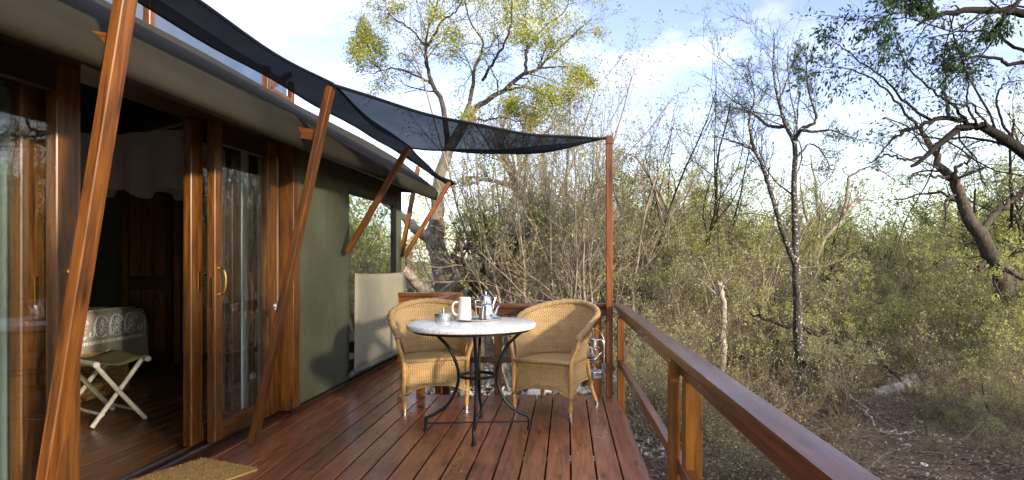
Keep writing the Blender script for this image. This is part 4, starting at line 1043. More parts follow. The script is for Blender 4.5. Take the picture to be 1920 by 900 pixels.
def grow(pl, base_pts, base_rad, specs, sides=(7, 5, 4, 3, 3), wood_levels=2, lf=None, lf_levels=(-1,), keep=None):
    """specs: per level dict(k,start,ang,angv,lr,lrv,rr,seg,wig,up,taper)"""
    pts, rad = base_pts, base_rad; allp = [pts]
    pl.put('wood', tubes(pts, rad, sides[0]))
    for l, sp in enumerate(specs):
        p, d, L, r = children(pl.g, pts, rad, sp['k'], sp.get('start', 0.2), sp.get('ang', 0.8), sp.get('angv', 0.25), sp['lr'], sp.get('lrv', 0.35), sp.get('rr', 0.6), sp.get('end', 1.0), sp.get('rmin', 0.0015))
        pts, rad = march(pl.g, p, d, L, r, sp.get('seg', 4), sp.get('wig', 0.18), sp.get('up', 0.03), sp.get('taper', 0.4))
        pl.put('wood' if l + 1 < wood_levels else 'fine', tubes(pts, rad, sides[min(l + 1, len(sides) - 1)])); allp.append(pts)
    if lf:
        for q in lf_levels:
            V, Q = leaves(pl.g, allp[q], **lf)
            if keep is not None:
                c = V.reshape(-1, 4, 3); c = c[keep(c[:, 0], pl.g)]; V = c.reshape(-1, 3); Q = np.arange(len(V)).reshape(-1, 4)
            pl.put('leaf', (V, Q))
    return allp
def stems(pl, n, h, hv, r, spread, seg=8, wig=0.08, up=0.06, taper=0.3, base=0.15):
    g = pl.g; a = g.random(n) * 2 * np.pi; s = spread * np.sqrt(g.random(n))
    D = np.stack([np.cos(a) * s, np.sin(a) * s, np.ones(n)], 1)
    Pn = np.stack([np.cos(a) * base * g.random(n), np.sin(a) * base * g.random(n), np.full(n, -0.06)], 1)
    return march(g, Pn, D, h * (1 + g.uniform(-hv, hv, n)), r * g.uniform(0.6, 1.2, n), seg, wig, up, taper)
def limbs_of(lst, m=18):
    pts = np.stack([smooth_path(p, m) for p, r0, r1 in lst]); rad = np.stack([np.linspace(r0, r1, m) ** 1.0 for p, r0, r1 in lst])
    return pts, rad
def knobbly(g, pts, amp):
    q = pts.copy(); q[:, 1:-1] += g.normal(0, amp, q[:, 1:-1].shape); return q

def clumps(f, cut, ph=0.0):
    """keep leaves in tufts: sprays of leaves with bare gaps between them"""
    def k(c, g):
        q = c * f + ph
        n = np.sin(q[:, 0] + 1.7 * np.sin(q[:, 1] * 0.9)) * np.sin(q[:, 1] * 1.1 + 1.3 * np.sin(q[:, 2])) + 0.8 * np.sin(q[:, 2] * 1.3 + 1.1 * np.sin(q[:, 0] * 1.2))
        return n + g.normal(0, 0.25, len(c)) > cut
    return k
# ---- prototypes
def proto_scrub(seed, h=1.5, lf=5, spread=1.1, leafm='leaf_scrub', name='scrub', n=10, leafsize=(0.042, 0.022)):
    pl = Plant(seed); p, r = stems(pl, n, h, 0.35, 0.016, spread, seg=7, wig=0.14, up=0.05)
    grow(pl, p, r, [dict(k=7, start=0.2, ang=0.75, lr=0.50, rr=0.55, seg=5, wig=0.2, up=0.06), dict(k=6, start=0.15, ang=0.8, lr=0.5, rr=0.55, seg=4, wig=0.2), dict(k=4, start=0.15, ang=0.8, lr=0.5, rr=0.6, seg=2, wig=0.2, rmin=0.0018)],
         sides=(5, 4, 3, 3), lf=dict(k=int(lf * 1.5 + .5), length=leafsize[0], width=leafsize[1], spread=0.8), lf_levels=(-1,), keep=clumps(5.0, 0.05, seed))
    return pl.meshes(name, 'twig', 'twig', leafm)
def proto_thicket(seed, h=4.2, lf=2, spread=0.45, n=11, leafm='leaf_thicket'):
    pl = Plant(seed); p, r = stems(pl, n, h, 0.3, 0.030, spread, seg=11, wig=0.07, up=0.05, base=0.5)
    grow(pl, p, r, [dict(k=10, start=0.18, ang=0.6, lr=0.34, rr=0.5, seg=6, wig=0.14, up=0.06), dict(k=7, start=0.15, ang=0.7, lr=0.45, rr=0.55, seg=4, wig=0.16), dict(k=4, start=0.2, ang=0.7, lr=0.5, rr=0.6, seg=2, wig=0.2, rmin=0.002)],
         sides=(5, 4, 3, 3), lf=dict(k=lf, length=0.045, width=0.022, spread=0.9), lf_levels=(-1,))
    return pl.meshes('thicket', 'twig_pale', 'twig_pale', leafm)
def proto_feather(seed, h=4.5, lf=6, leafm='leaf_feather', wd='bark_dark', tw='twig_dark'):
    pl = Plant(seed); p, r = stems(pl, 4, h * 0.8, 0.2, 0.06, 0.45, seg=9, wig=0.10, up=0.02, base=0.25, taper=0.3)
    grow(pl, p, r, [dict(k=7, start=0.35, ang=0.9, lr=0.42, rr=0.5, seg=7, wig=0.16, up=0.02), dict(k=7, start=0.2, ang=0.8, lr=0.5, rr=0.5, seg=5, wig=0.18, up=0.01), dict(k=6, start=0.15, ang=0.8, lr=0.42, rr=0.55, seg=3, wig=0.2, rmin=0.002), ],
         sides=(6, 5, 4, 3), lf=dict(k=int(lf * 1.4 + .5), length=0.050, width=0.025, spread=0.8), lf_levels=(-1,), keep=clumps(3.6, 0.0, seed))
    return pl.meshes('feather', wd, tw, leafm)
def proto_bare(seed, h=4.6, lf=1):
    pl = Plant(seed); p, r = stems(pl, 3, h, 0.15, 0.036, 0.30, seg=12, wig=0.09, up=0.05, base=0.15, taper=0.22)
    grow(pl, p, r, [dict(k=9, start=0.3, ang=0.75, lr=0.36, rr=0.5, seg=7, wig=0.16, up=0.04), dict(k=6, start=0.2, ang=0.8, lr=0.5, rr=0.5, seg=5, wig=0.2), dict(k=5, start=0.2, ang=0.8, lr=0.5, rr=0.55, seg=3, wig=0.2, rmin=0.002)],
         sides=(6, 5, 4, 3), lf=dict(k=lf, length=0.05, width=0.026, spread=0.9), lf_levels=(-1,))
    return pl.meshes('bare', 'bark_dark', 'twig_dark', 'leaf_feather')
def proto_brush(seed, h=1.2):
    pl = Plant(seed); p, r = stems(pl, 14, h, 0.4, 0.012, 1.3, seg=6, wig=0.20, up=0.0)
    grow(pl, p, r, [dict(k=6, start=0.15, ang=0.8, lr=0.5, rr=0.6, seg=4, wig=0.25), dict(k=5, start=0.15, ang=0.9, lr=0.5, rr=0.6, seg=3, wig=0.25, rmin=0.0018)], sides=(5, 4, 3), lf=dict(k=1, length=0.04, width=0.02), lf_levels=(-1,))
    return pl.meshes('brush', 'twig', 'twig', 'leaf_scrub')
scrub = [proto_scrub(11, lf=3, leafsize=(0.036, 0.02)), proto_scrub(12, h=1.7, spread=0.9, lf=4, leafsize=(0.036, 0.02)), proto_scrub(13, h=1.25, spread=1.5, lf=4, leafsize=(0.038, 0.02))]
scrubg = [proto_scrub(21, h=1.5, lf=6, spread=1.0, leafm='leaf_thicket'), proto_scrub(22, h=1.8, lf=5, spread=0.8, leafm='leaf_thicket')]
thick = [proto_thicket(31), proto_thicket(32, h=3.6, lf=3, spread=0.6), proto_thicket(33, h=4.6, lf=1, spread=0.35)]
feath = [proto_feather(41), proto_feather(42, h=3.8, lf=7)]
feathp = [proto_feather(43, h=4.2, lf=4, leafm='leaf_thicket', wd='bark_grey', tw='twig'), proto_feather(44, h=3.6, lf=5, leafm='leaf_thicket', wd='bark_grey', tw='twig'), proto_feather(45, h=4.4, lf=4, leafm='leaf_feather', wd='bark_grey', tw='twig')]
bare = [proto_bare(51), proto_bare(52, h=4.0)]
brush = [proto_brush(61), proto_brush(62, h=0.9)]

vg = random.Random(99)
LANDMARKS = [(700, 'the tent window', 6.5), (880, 'the white jug', 4.6), (1040, 'the right chair', 5.1), (1140, 'the tall corner post', 5.5), (1250, 'the near rail post', 2.7), (1353, 'the bleached dead stem', 9.6),
             (1495, 'the spotted tree', 8.9), (1670, 'the fallen log', 9.3), (1792, 'the split stump', 8.9), (1888, 'the dark leaning trunk', 11.0)]
def scatter(name, meshes, spots, label, cat, group, smin=0.85, smax=1.15):
    """spots: (px, Y) photo column and depth, or (px, Y, scale)"""
    for s in spots:
        px, Y = s[0], s[1]; sc = s[2] if len(s) > 2 else 1.0
        x = (px - PX) * Y / F; sc *= vg.uniform(smin, smax)
        lm = min(LANDMARKS, key=lambda q: abs(q[0] - px)); dx = px - lm[0]
        where = ('behind' if Y > lm[2] else 'before') if abs(dx) < 22 else ('just ' if abs(dx) < 60 else '') + ('left of' if dx < 0 else 'right of')
        deep = 'close to the deck' if Y < 9.0 else ('in the middle distance' if Y < 12.6 else 'farther back')
        plant_thing(name, f'{label} {where} {lm[1]}, {deep}', cat, vg.choice(meshes), (x, Y, float(gheight(x, Y)) - 0.03), vg.uniform(0, 6.28), group, (sc, sc, sc * vg.uniform(0.92, 1.08)))
# grey-green scrub, mid distance beyond the railing
sp = []
for Y, p0, p1, st_ in ((8.4, 1225, 1470, 95), (9.6, 1190, 1600, 84), (10.8, 1170, 1640, 78), (12.2, 1160, 1640, 72), (13.8, 1160, 1690, 64), (15.6, 1160, 1980, 58)):
    px = p0
    while px < p1:
        qx, qY = px + vg.uniform(-20, 20), Y + vg.uniform(-0.6, 0.6); px += st_ * vg.uniform(0.8, 1.3)
        if (1430 < qx < 1590 and qY < 10.2) or (1300 < qx < 1410 and qY < 9.9) or (1640 < qx < 1790 and qY < 13.5): continue
        sp.append((qx, qY, 0.62 if qY < 9.0 else (0.85 if qY < 11 else 1.0)))
scatter('scrub_bush', scrub, sp, 'grey-green scrub bush', 'bush', 'scrub bushes beyond the railing')
sp = [(1850, 9.2, 0.62), (1905, 9.6, 0.75), (1960, 9.0, 0.85), (1890, 10.8, 0.8), (1940, 11.5, 0.95), (1820, 12.4, 0.9), (1865, 13.2, 1.1), (2010, 10.0, 1.2), (1800, 10.6, 0.6), (1560, 11.4, 0.8), (1600, 12.6, 1.0), (1660, 14.6, 1.0), (1700, 15.0, 1.2), (1760, 14.6, 1.0)]
scatter('scrub_bush', scrubg, sp, 'olive-green leafy bush', 'bush', 'olive bushes at the far right')
# thicket of thin stems behind the table and to the right of the tall post
sp = []
for Y, p0, p1, st_ in ((9.8, 1010, 1130, 85), (11.8, 970, 1150, 95), (14.5, 930, 1160, 130)):
    px = p0
    while px < p1: sp.append((px + vg.uniform(-18, 18), Y + vg.uniform(-0.7, 0.7), 0.95)); px += st_ * vg.uniform(0.8, 1.3)
scatter('thicket_shrub', thick, sp, 'many-stemmed pale shrub', 'shrub', 'thin-stemmed shrubs in the thicket')
# feathery green trees
sp = [(1195, 10.2, 0.72), (1250, 10.4, 0.80), (1310, 10.6, 0.78), (1370, 10.8, 0.74), (1425, 10.4, 0.66), (1230, 13.0, 0.95), (1390, 13.4, 0.86), (1215, 11.6, 0.92), (1290, 12.8, 1.0), (1345, 14.2, 1.0), (1400, 12.2, 0.80), (1190, 14.6, 1.1), (1260, 16.5, 1.15), (1330, 17.5, 1.1), (1420, 16.0, 0.92), (1455, 18.5, 0.9), (1235, 18.8, 1.2), (850, 19.0, 0.7)]
scatter('feathery_tree', feathp, sp, 'feathery yellow-green tree', 'tree', 'feathery green trees')
sp = [(1765, 17.5, 0.88), (1720, 20.0, 0.86), (1850, 17.0, 1.35), (1905, 15.8, 1.4), (1960, 18.0, 1.5), (1935, 13.6, 1.15), (1680, 21.0, 0.78), (1590, 22.0, 0.80), (1540, 21.0, 0.82), (2040, 16.0, 1.2)]
scatter('feathery_tree', feath, sp, 'bushy green tree', 'tree', 'green trees at the far right')
sp = [(1320, 12.5, 1.08), (1385, 14.5, 1.0), (1180, 12.2, 1.0), (1565, 15.0, 0.85), (1620, 16.5, 0.80), (1530, 13.0, 0.82), (1660, 18.5, 0.75)]
scatter('bare_tree', bare, sp, 'slender bare tree', 'tree', 'slender bare trees')
sp = [(1500, 8.3, 0.85), (1560, 8.8, 0.75), (1450, 7.4, 0.7), (1380, 7.0, 0.7), (1290, 6.9, 0.7), (1735, 9.6, 0.95), (1850, 8.1, 0.7), (1240, 6.6, 0.8), (1600, 9.6, 0.8), (1330, 8.0, 0.8), (1190, 7.6, 0.8), (1890, 7.2, 0.6), (1700, 11.2, 0.8)]
scatter('dry_brush', brush, sp, 'dry tangle of twigs', 'brushwood', 'dry twig tangles')
sp = [(vg.uniform(1185, 1480), vg.uniform(5.6, 8.2), vg.uniform(0.35, 0.6)) for _ in range(9)] + [(vg.uniform(1560, 1940), vg.uniform(6.2, 7.6), vg.uniform(0.2, 0.34)) for _ in range(14)] + [(vg.uniform(1760, 1940), vg.uniform(7.6, 9.2), vg.uniform(0.3, 0.5)) for _ in range(8)]
scatter('dry_brush', brush, sp, 'knee-high dry spray', 'brushwood', 'low dry sprays near the deck')
sp = [(vg.uniform(1190, 1470), vg.uniform(6.6, 8.6), vg.uniform(0.35, 0.5)) for _ in range(4)] + [(1760, 7.4, 0.3), (1880, 6.8, 0.4), (1820, 8.4, 0.5), (1590, 7.9, 0.45), (1900, 8.0, 0.55), (1935, 7.2, 0.5)]
scatter('scrub_bush', scrub, sp, 'knee-high grey-green shrublet', 'bush', 'low shrublets near the deck')
sp = [(600, 11.0, 0.8), (625, 12.6, 0.85), (665, 15.0, 0.85), (560, 14.0, 1.0), (700, 17.5, 0.8)]
scatter('feathery_tree', feathp, sp, 'green tree seen through the glass', 'tree', 'trees seen through the tent window')
# far woodland, one mass
def woodland():
    g = np.random.default_rng(77); protos = []
    for seed, h in ((91, 4.2), (92, 3.6), (93, 4.8)):
        pl = Plant(seed); p, r = stems(pl, 5, h * 0.85, 0.25, 0.05, 0.5, seg=6, wig=0.1, up=0.03, base=0.4)
        grow(pl, p, r, [dict(k=6, start=0.25, ang=0.8, lr=0.42, rr=0.5, seg=4, wig=0.18), dict(k=5, start=0.2, ang=0.8, lr=0.5, rr=0.6, seg=3, wig=0.2, rmin=0.005)], sides=(4, 3, 3), lf=dict(k=16, length=0.16, width=0.075, spread=0.9, jit=0.14), lf_levels=(-1,))
        V, Q = pl.cat(pl.wood + pl.fine + pl.leaf); nw = sum(len(q) for _, q in pl.wood + pl.fine); mi = np.zeros(len(Q), np.int32); mi[nw:] = 1; protos.append((V, Q, mi))
    Vs, Qs, Ms, b = [], [], [], 0
    for k in range(170):
        Y = g.uniform(21, 46); px = g.uniform(560, 2350); x = (px - PX) * Y / F
        if 640 < px < 1130 and g.random() < 0.82: continue
        V, Q, mi = protos[g.integers(3)]; a = g.uniform(0, 6.28); s = g.uniform(0.65, 1.0) * (0.9 if 1480 < px < 1760 else 1.15)
        ca, sa = math.cos(a), math.sin(a)
        Vn = np.stack([V[:, 0] * ca - V[:, 1] * sa, V[:, 0] * sa + V[:, 1] * ca, V[:, 2]], 1) * s + np.array([x, Y, GZ])
        Vs.append(Vn); Qs.append(Q + b); Ms.append(mi); b += len(V)
    me = np_mesh('distant_woodland', np.concatenate(Vs), np.concatenate(Qs), [M['twig'], M['leaf_thicket']], np.concatenate(Ms), smooth=False)
    tag(obj('distant_woodland', me), 'far mass of dry green woodland behind the nearer trees', 'woodland', kind='stuff')
woodland()

# ---- hero tree: the big gnarled tree behind the table
def hero(name, label, cat, base, lst, specs, woodm, twigm, leafm, lf, seed, m=18, thin=1.0, keep=None, sides=(9, 5, 4, 3, 3), extra=None, lf_levels=(-1,), trunk=None, amp=0.012):
    o = thing(name, label, cat, base); b = np.array(base); pl = Plant(seed)
    pts, rad = limbs_of(lst, m); rad = rad * thin; pts = knobbly(pl.g, pts, amp) - b
    if trunk:
        tp_, tr_ = limbs_of(trunk, 24); obj('trunk', np_mesh(name + '_trunk', *tubes(knobbly(pl.g, tp_ - b, 0.008), tr_, 16), [M['bark_grey']]), o)
    grow(pl, pts, rad, specs, sides=sides, lf=lf, lf_levels=lf_levels, keep=keep)
    for nm, me in pl.meshes(name, woodm, twigm, leafm): obj('limb' if (trunk and nm == 'trunk') else nm, me, o)
    return o
Y = 10.0
trunkA = [([W(848, 735, Y), W(838, 600, Y), W(832, 520, Y), W(820, 470, Y), W(805, 440, Y)], 0.20, 0.135)]
limbA = [([W(808, 448, Y), W(820, 400, Y), W(822, 350, Y), W(833, 300, Y), W(868, 235, Y), W(885, 200, Y)], 0.125, 0.085),
         ([W(808, 448, Y), W(780, 430, Y), W(755, 405, Y + 0.2), W(720, 380, Y + .4)], 0.12, 0.05)]
lst = [([W(838, 290, Y), W(832, 205, Y), W(812, 160, Y), W(802, 125, Y), W(797, 85, Y - .2), W(815, 20, Y - .4), W(830, -50, Y - .6)], 0.075, 0.012),
       ([W(805, 152, Y), W(780, 143, Y), W(745, 130, Y + .2), W(715, 131, Y + .3), W(700, 138, Y + .3), W(665, 128, Y + .4)], 0.032, 0.006),
       ([W(715, 131, Y + .3), W(697, 112, Y + .3), W(690, 85, Y + .3), W(682, 40, Y + .3)], 0.018, 0.005),
       ([W(797, 85, Y - .2), W(770, 55, Y), W(735, 30, Y), W(715, -10, Y)], 0.03, 0.007),
       ([W(800, 85, Y), W(830, 40, Y - .3), W(860, 15, Y - .5), W(880, -40, Y - .5)], 0.035, 0.009),
       ([W(868, 235, Y), W(885, 165, Y + .2), W(890, 130, Y + .3), W(905, 80, Y + .4), W(880, 40, Y + .5), W(865, -20, Y + .5)], 0.06, 0.012),
       ([W(870, 225, Y), W(900, 195, Y), W(940, 172, Y - .1), W(985, 138, Y - .2), W(1010, 128, Y - .3), W(1040, 100, Y - .3), W(1080, 60, Y - .4), W(1110, 35, Y - .4)], 0.075, 0.010),
       ([W(985, 138, Y - .2), W(988, 90, Y), W(985, 50, Y + .1), W(990, -20, Y + .2)], 0.045, 0.012),
       ([W(945, 168, Y - .1), W(990, 165, Y - .5), W(1030, 185, Y - .7), W(1060, 205, Y - .8), W(1085, 228, Y - .8)], 0.030, 0.007),
       ([W(905, 150, Y), W(930, 110, Y - .5), W(955, 60, Y - .8), W(960, 0, Y - 1)], 0.04, 0.010),
       ([W(1010, 128, Y - .3), W(1050, 125, Y - .5), W(1085, 130, Y - .6), W(1110, 150, Y - .6)], 0.024, 0.006),
       ([W(985, 95, Y), W(1020, 50, Y + .4), W(1060, 20, Y + .5), W(1070, -30, Y + .5)], 0.03, 0.008),
       ([W(880, 215, Y), W(900, 225, Y - .4), W(950, 222, Y - .6), W(985, 235, Y - .6)], 0.035, 0.008)]
# wood of the trunk goes in with the crown limbs' object
hero('gnarled_tree', 'big gnarled grey-barked tree with yellow-green crown behind the table and tent corner', 'tree', tuple(W(848, 735, Y)),
     lst, [dict(k=12, start=0.25, ang=0.85, lr=0.36, rr=0.38, seg=6, wig=0.2, up=0.04), dict(k=7, start=0.15, ang=0.8, lr=0.48, rr=0.5, seg=4, wig=0.2, up=0.0), dict(k=5, start=0.2, ang=0.8, lr=0.5, rr=0.6, seg=3, wig=0.2, rmin=0.002)],
     'bark_mid', 'twig_dark', 'leaf_yellow', dict(k=9, length=0.044, width=0.020, spread=0.8, jit=0.06), 201, keep=clumps(4.6, -0.15), trunk=trunkA + [(limbA[0][0], .115, .07), (limbA[1][0], .10, .04)], amp=0.010, thin=0.64)
# sawn stubs of that tree: cut limbs as things of the tree's foot
def stub(label, pts, r0, r1, name='cut_limb'):
    o = thing(name, label, 'branch', tuple(pts[0])); b = np.array(pts[0])
    p = smooth_path(pts, 12) - b; rr = list(np.linspace(r0, r1, 12))
    mb = MB(); mb.tube(p, rr, 12, cap=True); mb.build('log', M['bark_grey'], o)
    t = Vector(p[-1] - p[-2]).normalized()
    mb = MB(); mb.tube([Vector(p[-1]) - t * 0.004, Vector(p[-1]) + t * 0.012], [r1 * 0.96, r1 * 0.90], 14); mb.build('cut_face', M['cutwood'], o)
stub('upright sawn stub with pale cut top on the gnarled tree', [W(820, 465, 9.9), W(824, 440, 9.85), W(826, 420, 9.8), W(822, 409, 9.75)], 0.085, 0.062)
stub('thick sawn limb angling left with pale cut end low beside the trunk', [W(806, 552, 9.6), W(785, 535, 9.5), W(768, 515, 9.4), W(757, 507, 9.35)], 0.10, 0.075)
stub('thin sawn limb standing behind the low left stub', [W(772, 560, 9.9), W(768, 530, 9.9), W(766, 500, 9.9), W(764, 476, 9.9)], 0.06, 0.045)
stub('thick grey limb sweeping right from the trunk foot to a sawn end', [W(832, 560, 9.7), W(850, 540, 9.6), W(868, 527, 9.5), W(873, 521, 9.4)], 0.13, 0.085)
# twisted green shrub tree
Y = 9.3
hero('twisted_tree', 'low twisted tree with fresh green leaves behind the coffee pots', 'tree', tuple(W(895, 720, Y)),
     [([W(895, 722, Y), W(893, 600, Y), W(890, 555, Y), W(905, 537, Y), W(935, 520, Y), W(952, 498, Y), W(962, 470, Y), W(960, 440, Y)], 0.10, 0.035),
      ([W(892, 560, Y), W(880, 520, Y), W(858, 490, Y - .1), W(850, 478, Y - .1), W(870, 465, Y - .2), W(900, 470, Y - .2)], 0.06, 0.02),
      ([W(900, 540, Y), W(905, 500, Y + .1), W(900, 460, Y + .1), W(885, 425, Y + .2), W(880, 390, Y + .3)], 0.04, 0.012),
      ([W(950, 500, Y), W(930, 470, Y - .2), W(915, 440, Y - .3), W(905, 400, Y - .4)], 0.04, 0.01),
      ([W(960, 465, Y), W(985, 430, Y), W(1000, 400, Y + .2), W(990, 360, Y + .3)], 0.035, 0.008)],
     [dict(k=7, start=0.35, ang=0.9, lr=0.40, rr=0.4, seg=6, wig=0.3, up=0.03), dict(k=5, start=0.15, ang=0.9, lr=0.55, rr=0.5, seg=4, wig=0.25), dict(k=4, start=0.2, ang=0.9, lr=0.5, rr=0.6, seg=3, wig=0.2, rmin=0.002)],
     'bark_mid', 'twig', 'leaf_fresh', dict(k=4, length=0.050, width=0.028, spread=0.8), 205, amp=0.016, thin=1.25, keep=clumps(4.5, 0.35))
# leaning pale trunk behind
Y = 12.5
hero('leaning_tree', 'rough-barked leaning tree seen under the shade sail', 'tree', tuple(W(1075, 700, Y)),
     [([W(1075, 700, Y), W(1050, 520, Y), W(1020, 430, Y), W(985, 375, Y), W(960, 330, Y), W(945, 290, Y), W(930, 240, Y)], 0.13, 0.05),
      ([W(985, 375, Y), W(960, 350, Y), W(915, 338, Y), W(880, 332, Y), W(850, 345, Y)], 0.06, 0.015),
      ([W(965, 340, Y), W(990, 290, Y), W(1030, 240, Y), W(1060, 200, Y)], 0.05, 0.012)],
     [dict(k=7, start=0.3, ang=0.85, lr=0.34, rr=0.45, seg=6, wig=0.2, up=0.03), dict(k=5, start=0.15, ang=0.8, lr=0.5, rr=0.5, seg=4, wig=0.2), dict(k=4, start=0.2, ang=0.8, lr=0.5, rr=0.6, seg=3, wig=0.2, rmin=0.003)],
     'bark_grey', 'twig', 'leaf_fresh', dict(k=3, length=0.06, width=0.03, spread=0.8), 206)
# tall slender spotted tree on the right
Y = 8.9
hero('slender_tree', 'tall slender black-trunked tree spotted with pale lichen, nearly leafless', 'tree', tuple(W(1505, 752, Y)),
     [([W(1505, 752, Y), W(1497, 640, Y), W(1494, 540, Y), W(1492, 490, Y), W(1491, 420, Y), W(1489, 340, Y), W(1490, 270, Y), W(1474, 238, Y), W(1460, 190, Y + .1), W(1450, 130, Y + .2), W(1452, 70, Y + .3)], 0.092, 0.009),
      ([W(1491, 495, Y), W(1478, 465, Y), W(1462, 420, Y - .05), W(1440, 340, Y - .1), W(1415, 285, Y - .2), W(1385, 268, Y - .2), W(1340, 255, Y - .2)], 0.062, 0.009),
      ([W(1489, 262, Y), W(1505, 240, Y - .2), W(1530, 225, Y - .3), W(1515, 165, Y - .4), W(1512, 110, Y - .4)], 0.042, 0.007),
      ([W(1500, 243, Y - .2), W(1525, 247, Y - .3), W(1560, 245, Y - .4), W(1600, 260, Y - .5)], 0.032, 0.006),
      ([W(1474, 238, Y), W(1440, 235, Y + .2), W(1415, 215, Y + .3), W(1390, 205, Y + .3), W(1350, 200, Y + .3)], 0.036, 0.006),
      ([W(1415, 285, Y - .2), W(1405, 230, Y - .3), W(1415, 180, Y - .3), W(1400, 120, Y - .3)], 0.030, 0.006),
      ([W(1489, 300, Y), W(1520, 270, Y + .3), W(1545, 290, Y + .3), W(1555, 315, Y + .3)], 0.022, 0.005),
      ([W(1460, 190, Y + .1), W(1480, 140, Y + .3), W(1500, 90, Y + .3)], 0.022, 0.005)],
     [dict(k=13, start=0.45, ang=0.75, lr=0.30, rr=0.36, seg=7, wig=0.16, up=0.09, rmin=0.004), dict(k=8, start=0.15, ang=0.75, lr=0.5, rr=0.5, seg=5, wig=0.18, up=0.05, rmin=0.0028), dict(k=4, start=0.2, ang=0.75, lr=0.5, rr=0.6, seg=3, wig=0.2, rmin=0.002)],
     'bark_spot', 'twig_dark', 'leaf_fresh', dict(k=1, length=0.036, width=0.020, spread=0.8), 207, m=26, amp=0.004, thin=0.8, keep=lambda c, g: g.random(len(c)) < 0.4)
Y = 13.0
hero('twin_stem_tree', 'grey twin-stemmed tree just right of the spotted slender tree', 'tree', tuple(W(1525, 660, Y)),
     [([W(1522, 662, Y), W(1520, 560, Y), W(1528, 480, Y), W(1535, 400, Y), W(1528, 340, Y), W(1520, 290, Y)], 0.075, 0.012),
      ([W(1528, 662, Y), W(1530, 540, Y), W(1535, 470, Y), W(1580, 410, Y), W(1600, 380, Y), W(1640, 375, Y)], 0.08, 0.012),
      ([W(1518, 662, Y), W(1516, 520, Y), W(1518, 440, Y), W(1505, 380, Y), W(1500, 330, Y)], 0.05, 0.010),
      ([W(1582, 408, Y), W(1590, 350, Y), W(1600, 325, Y), W(1640, 315, Y), W(1680, 340, Y)], 0.04, 0.008)],
     [dict(k=7, start=0.4, ang=0.8, lr=0.26, rr=0.42, seg=5, wig=0.2, up=0.05), dict(k=6, start=0.15, ang=0.8, lr=0.5, rr=0.5, seg=4, wig=0.2), dict(k=4, start=0.2, ang=0.8, lr=0.5, rr=0.6, seg=3, wig=0.2, rmin=0.0025)],
     'bark_grey', 'twig', 'leaf_fresh', dict(k=1, length=0.05, width=0.026, spread=0.8), 208)
# big dark tree at the right
Y = 11.0
hero('dark_tree', 'massive dark leaning tree trunk at the right edge of the bush', 'tree', tuple(W(1888, 700, Y)),
     [([W(1895, 705, Y), W(1886, 580, Y), W(1872, 500, Y), W(1845, 455, Y), W(1822, 420, Y), W(1800, 370, Y), W(1785, 335, Y), W(1758, 300, Y), W(1740, 265, Y), W(1725, 240, Y)], 0.235, 0.05),
      ([W(1905, 700, Y + .2), W(1900, 560, Y + .2), W(1875, 490, Y + .2), W(1855, 465, Y + .3), W(1838, 430, Y + .3)], 0.2, 0.08),
      ([W(1800, 370, Y), W(1790, 320, Y - .2), W(1820, 300, Y - .3), W(1790, 285, Y - .3)], 0.06, 0.012),
      ([W(1785, 335, Y), W(1760, 330, Y - .2), W(1720, 328, Y - .3), W(1697, 338, Y - .3)], 0.045, 0.012),
      ([W(1870, 500, Y), W(1840, 505, Y - .4), W(1810, 495, Y - .6), W(1760, 500, Y - .8), W(1752, 490, Y - .8)], 0.05, 0.012),
      ([W(1845, 490, Y - .2), W(1815, 520, Y - .5), W(1790, 545, Y - .6), W(1775, 560, Y - .6)], 0.055, 0.02),
      ([W(1865, 495, Y - .2), W(1890, 510, Y - .6), W(1930, 530, Y - .8), W(1980, 560, Y - 1)], 0.06, 0.03),
      ([W(1835, 440, Y), W(1860, 405, Y + .3), W(1900, 375, Y + .4), W(1950, 340, Y + .5)], 0.09, 0.03)],
     [dict(k=9, start=0.5, ang=0.9, lr=0.22, rr=0.30, seg=6, wig=0.3, up=0.0), dict(k=6, start=0.15, ang=0.8, lr=0.5, rr=0.5, seg=4, wig=0.25), dict(k=3, start=0.2, ang=0.8, lr=0.5, rr=0.6, seg=3, wig=0.2, rmin=0.002)],
     'bark_mid', 'twig_dark', 'leaf_thicket', dict(k=1, length=0.045, width=0.022, spread=0.8), 209, m=22, amp=0.02, thin=0.74)
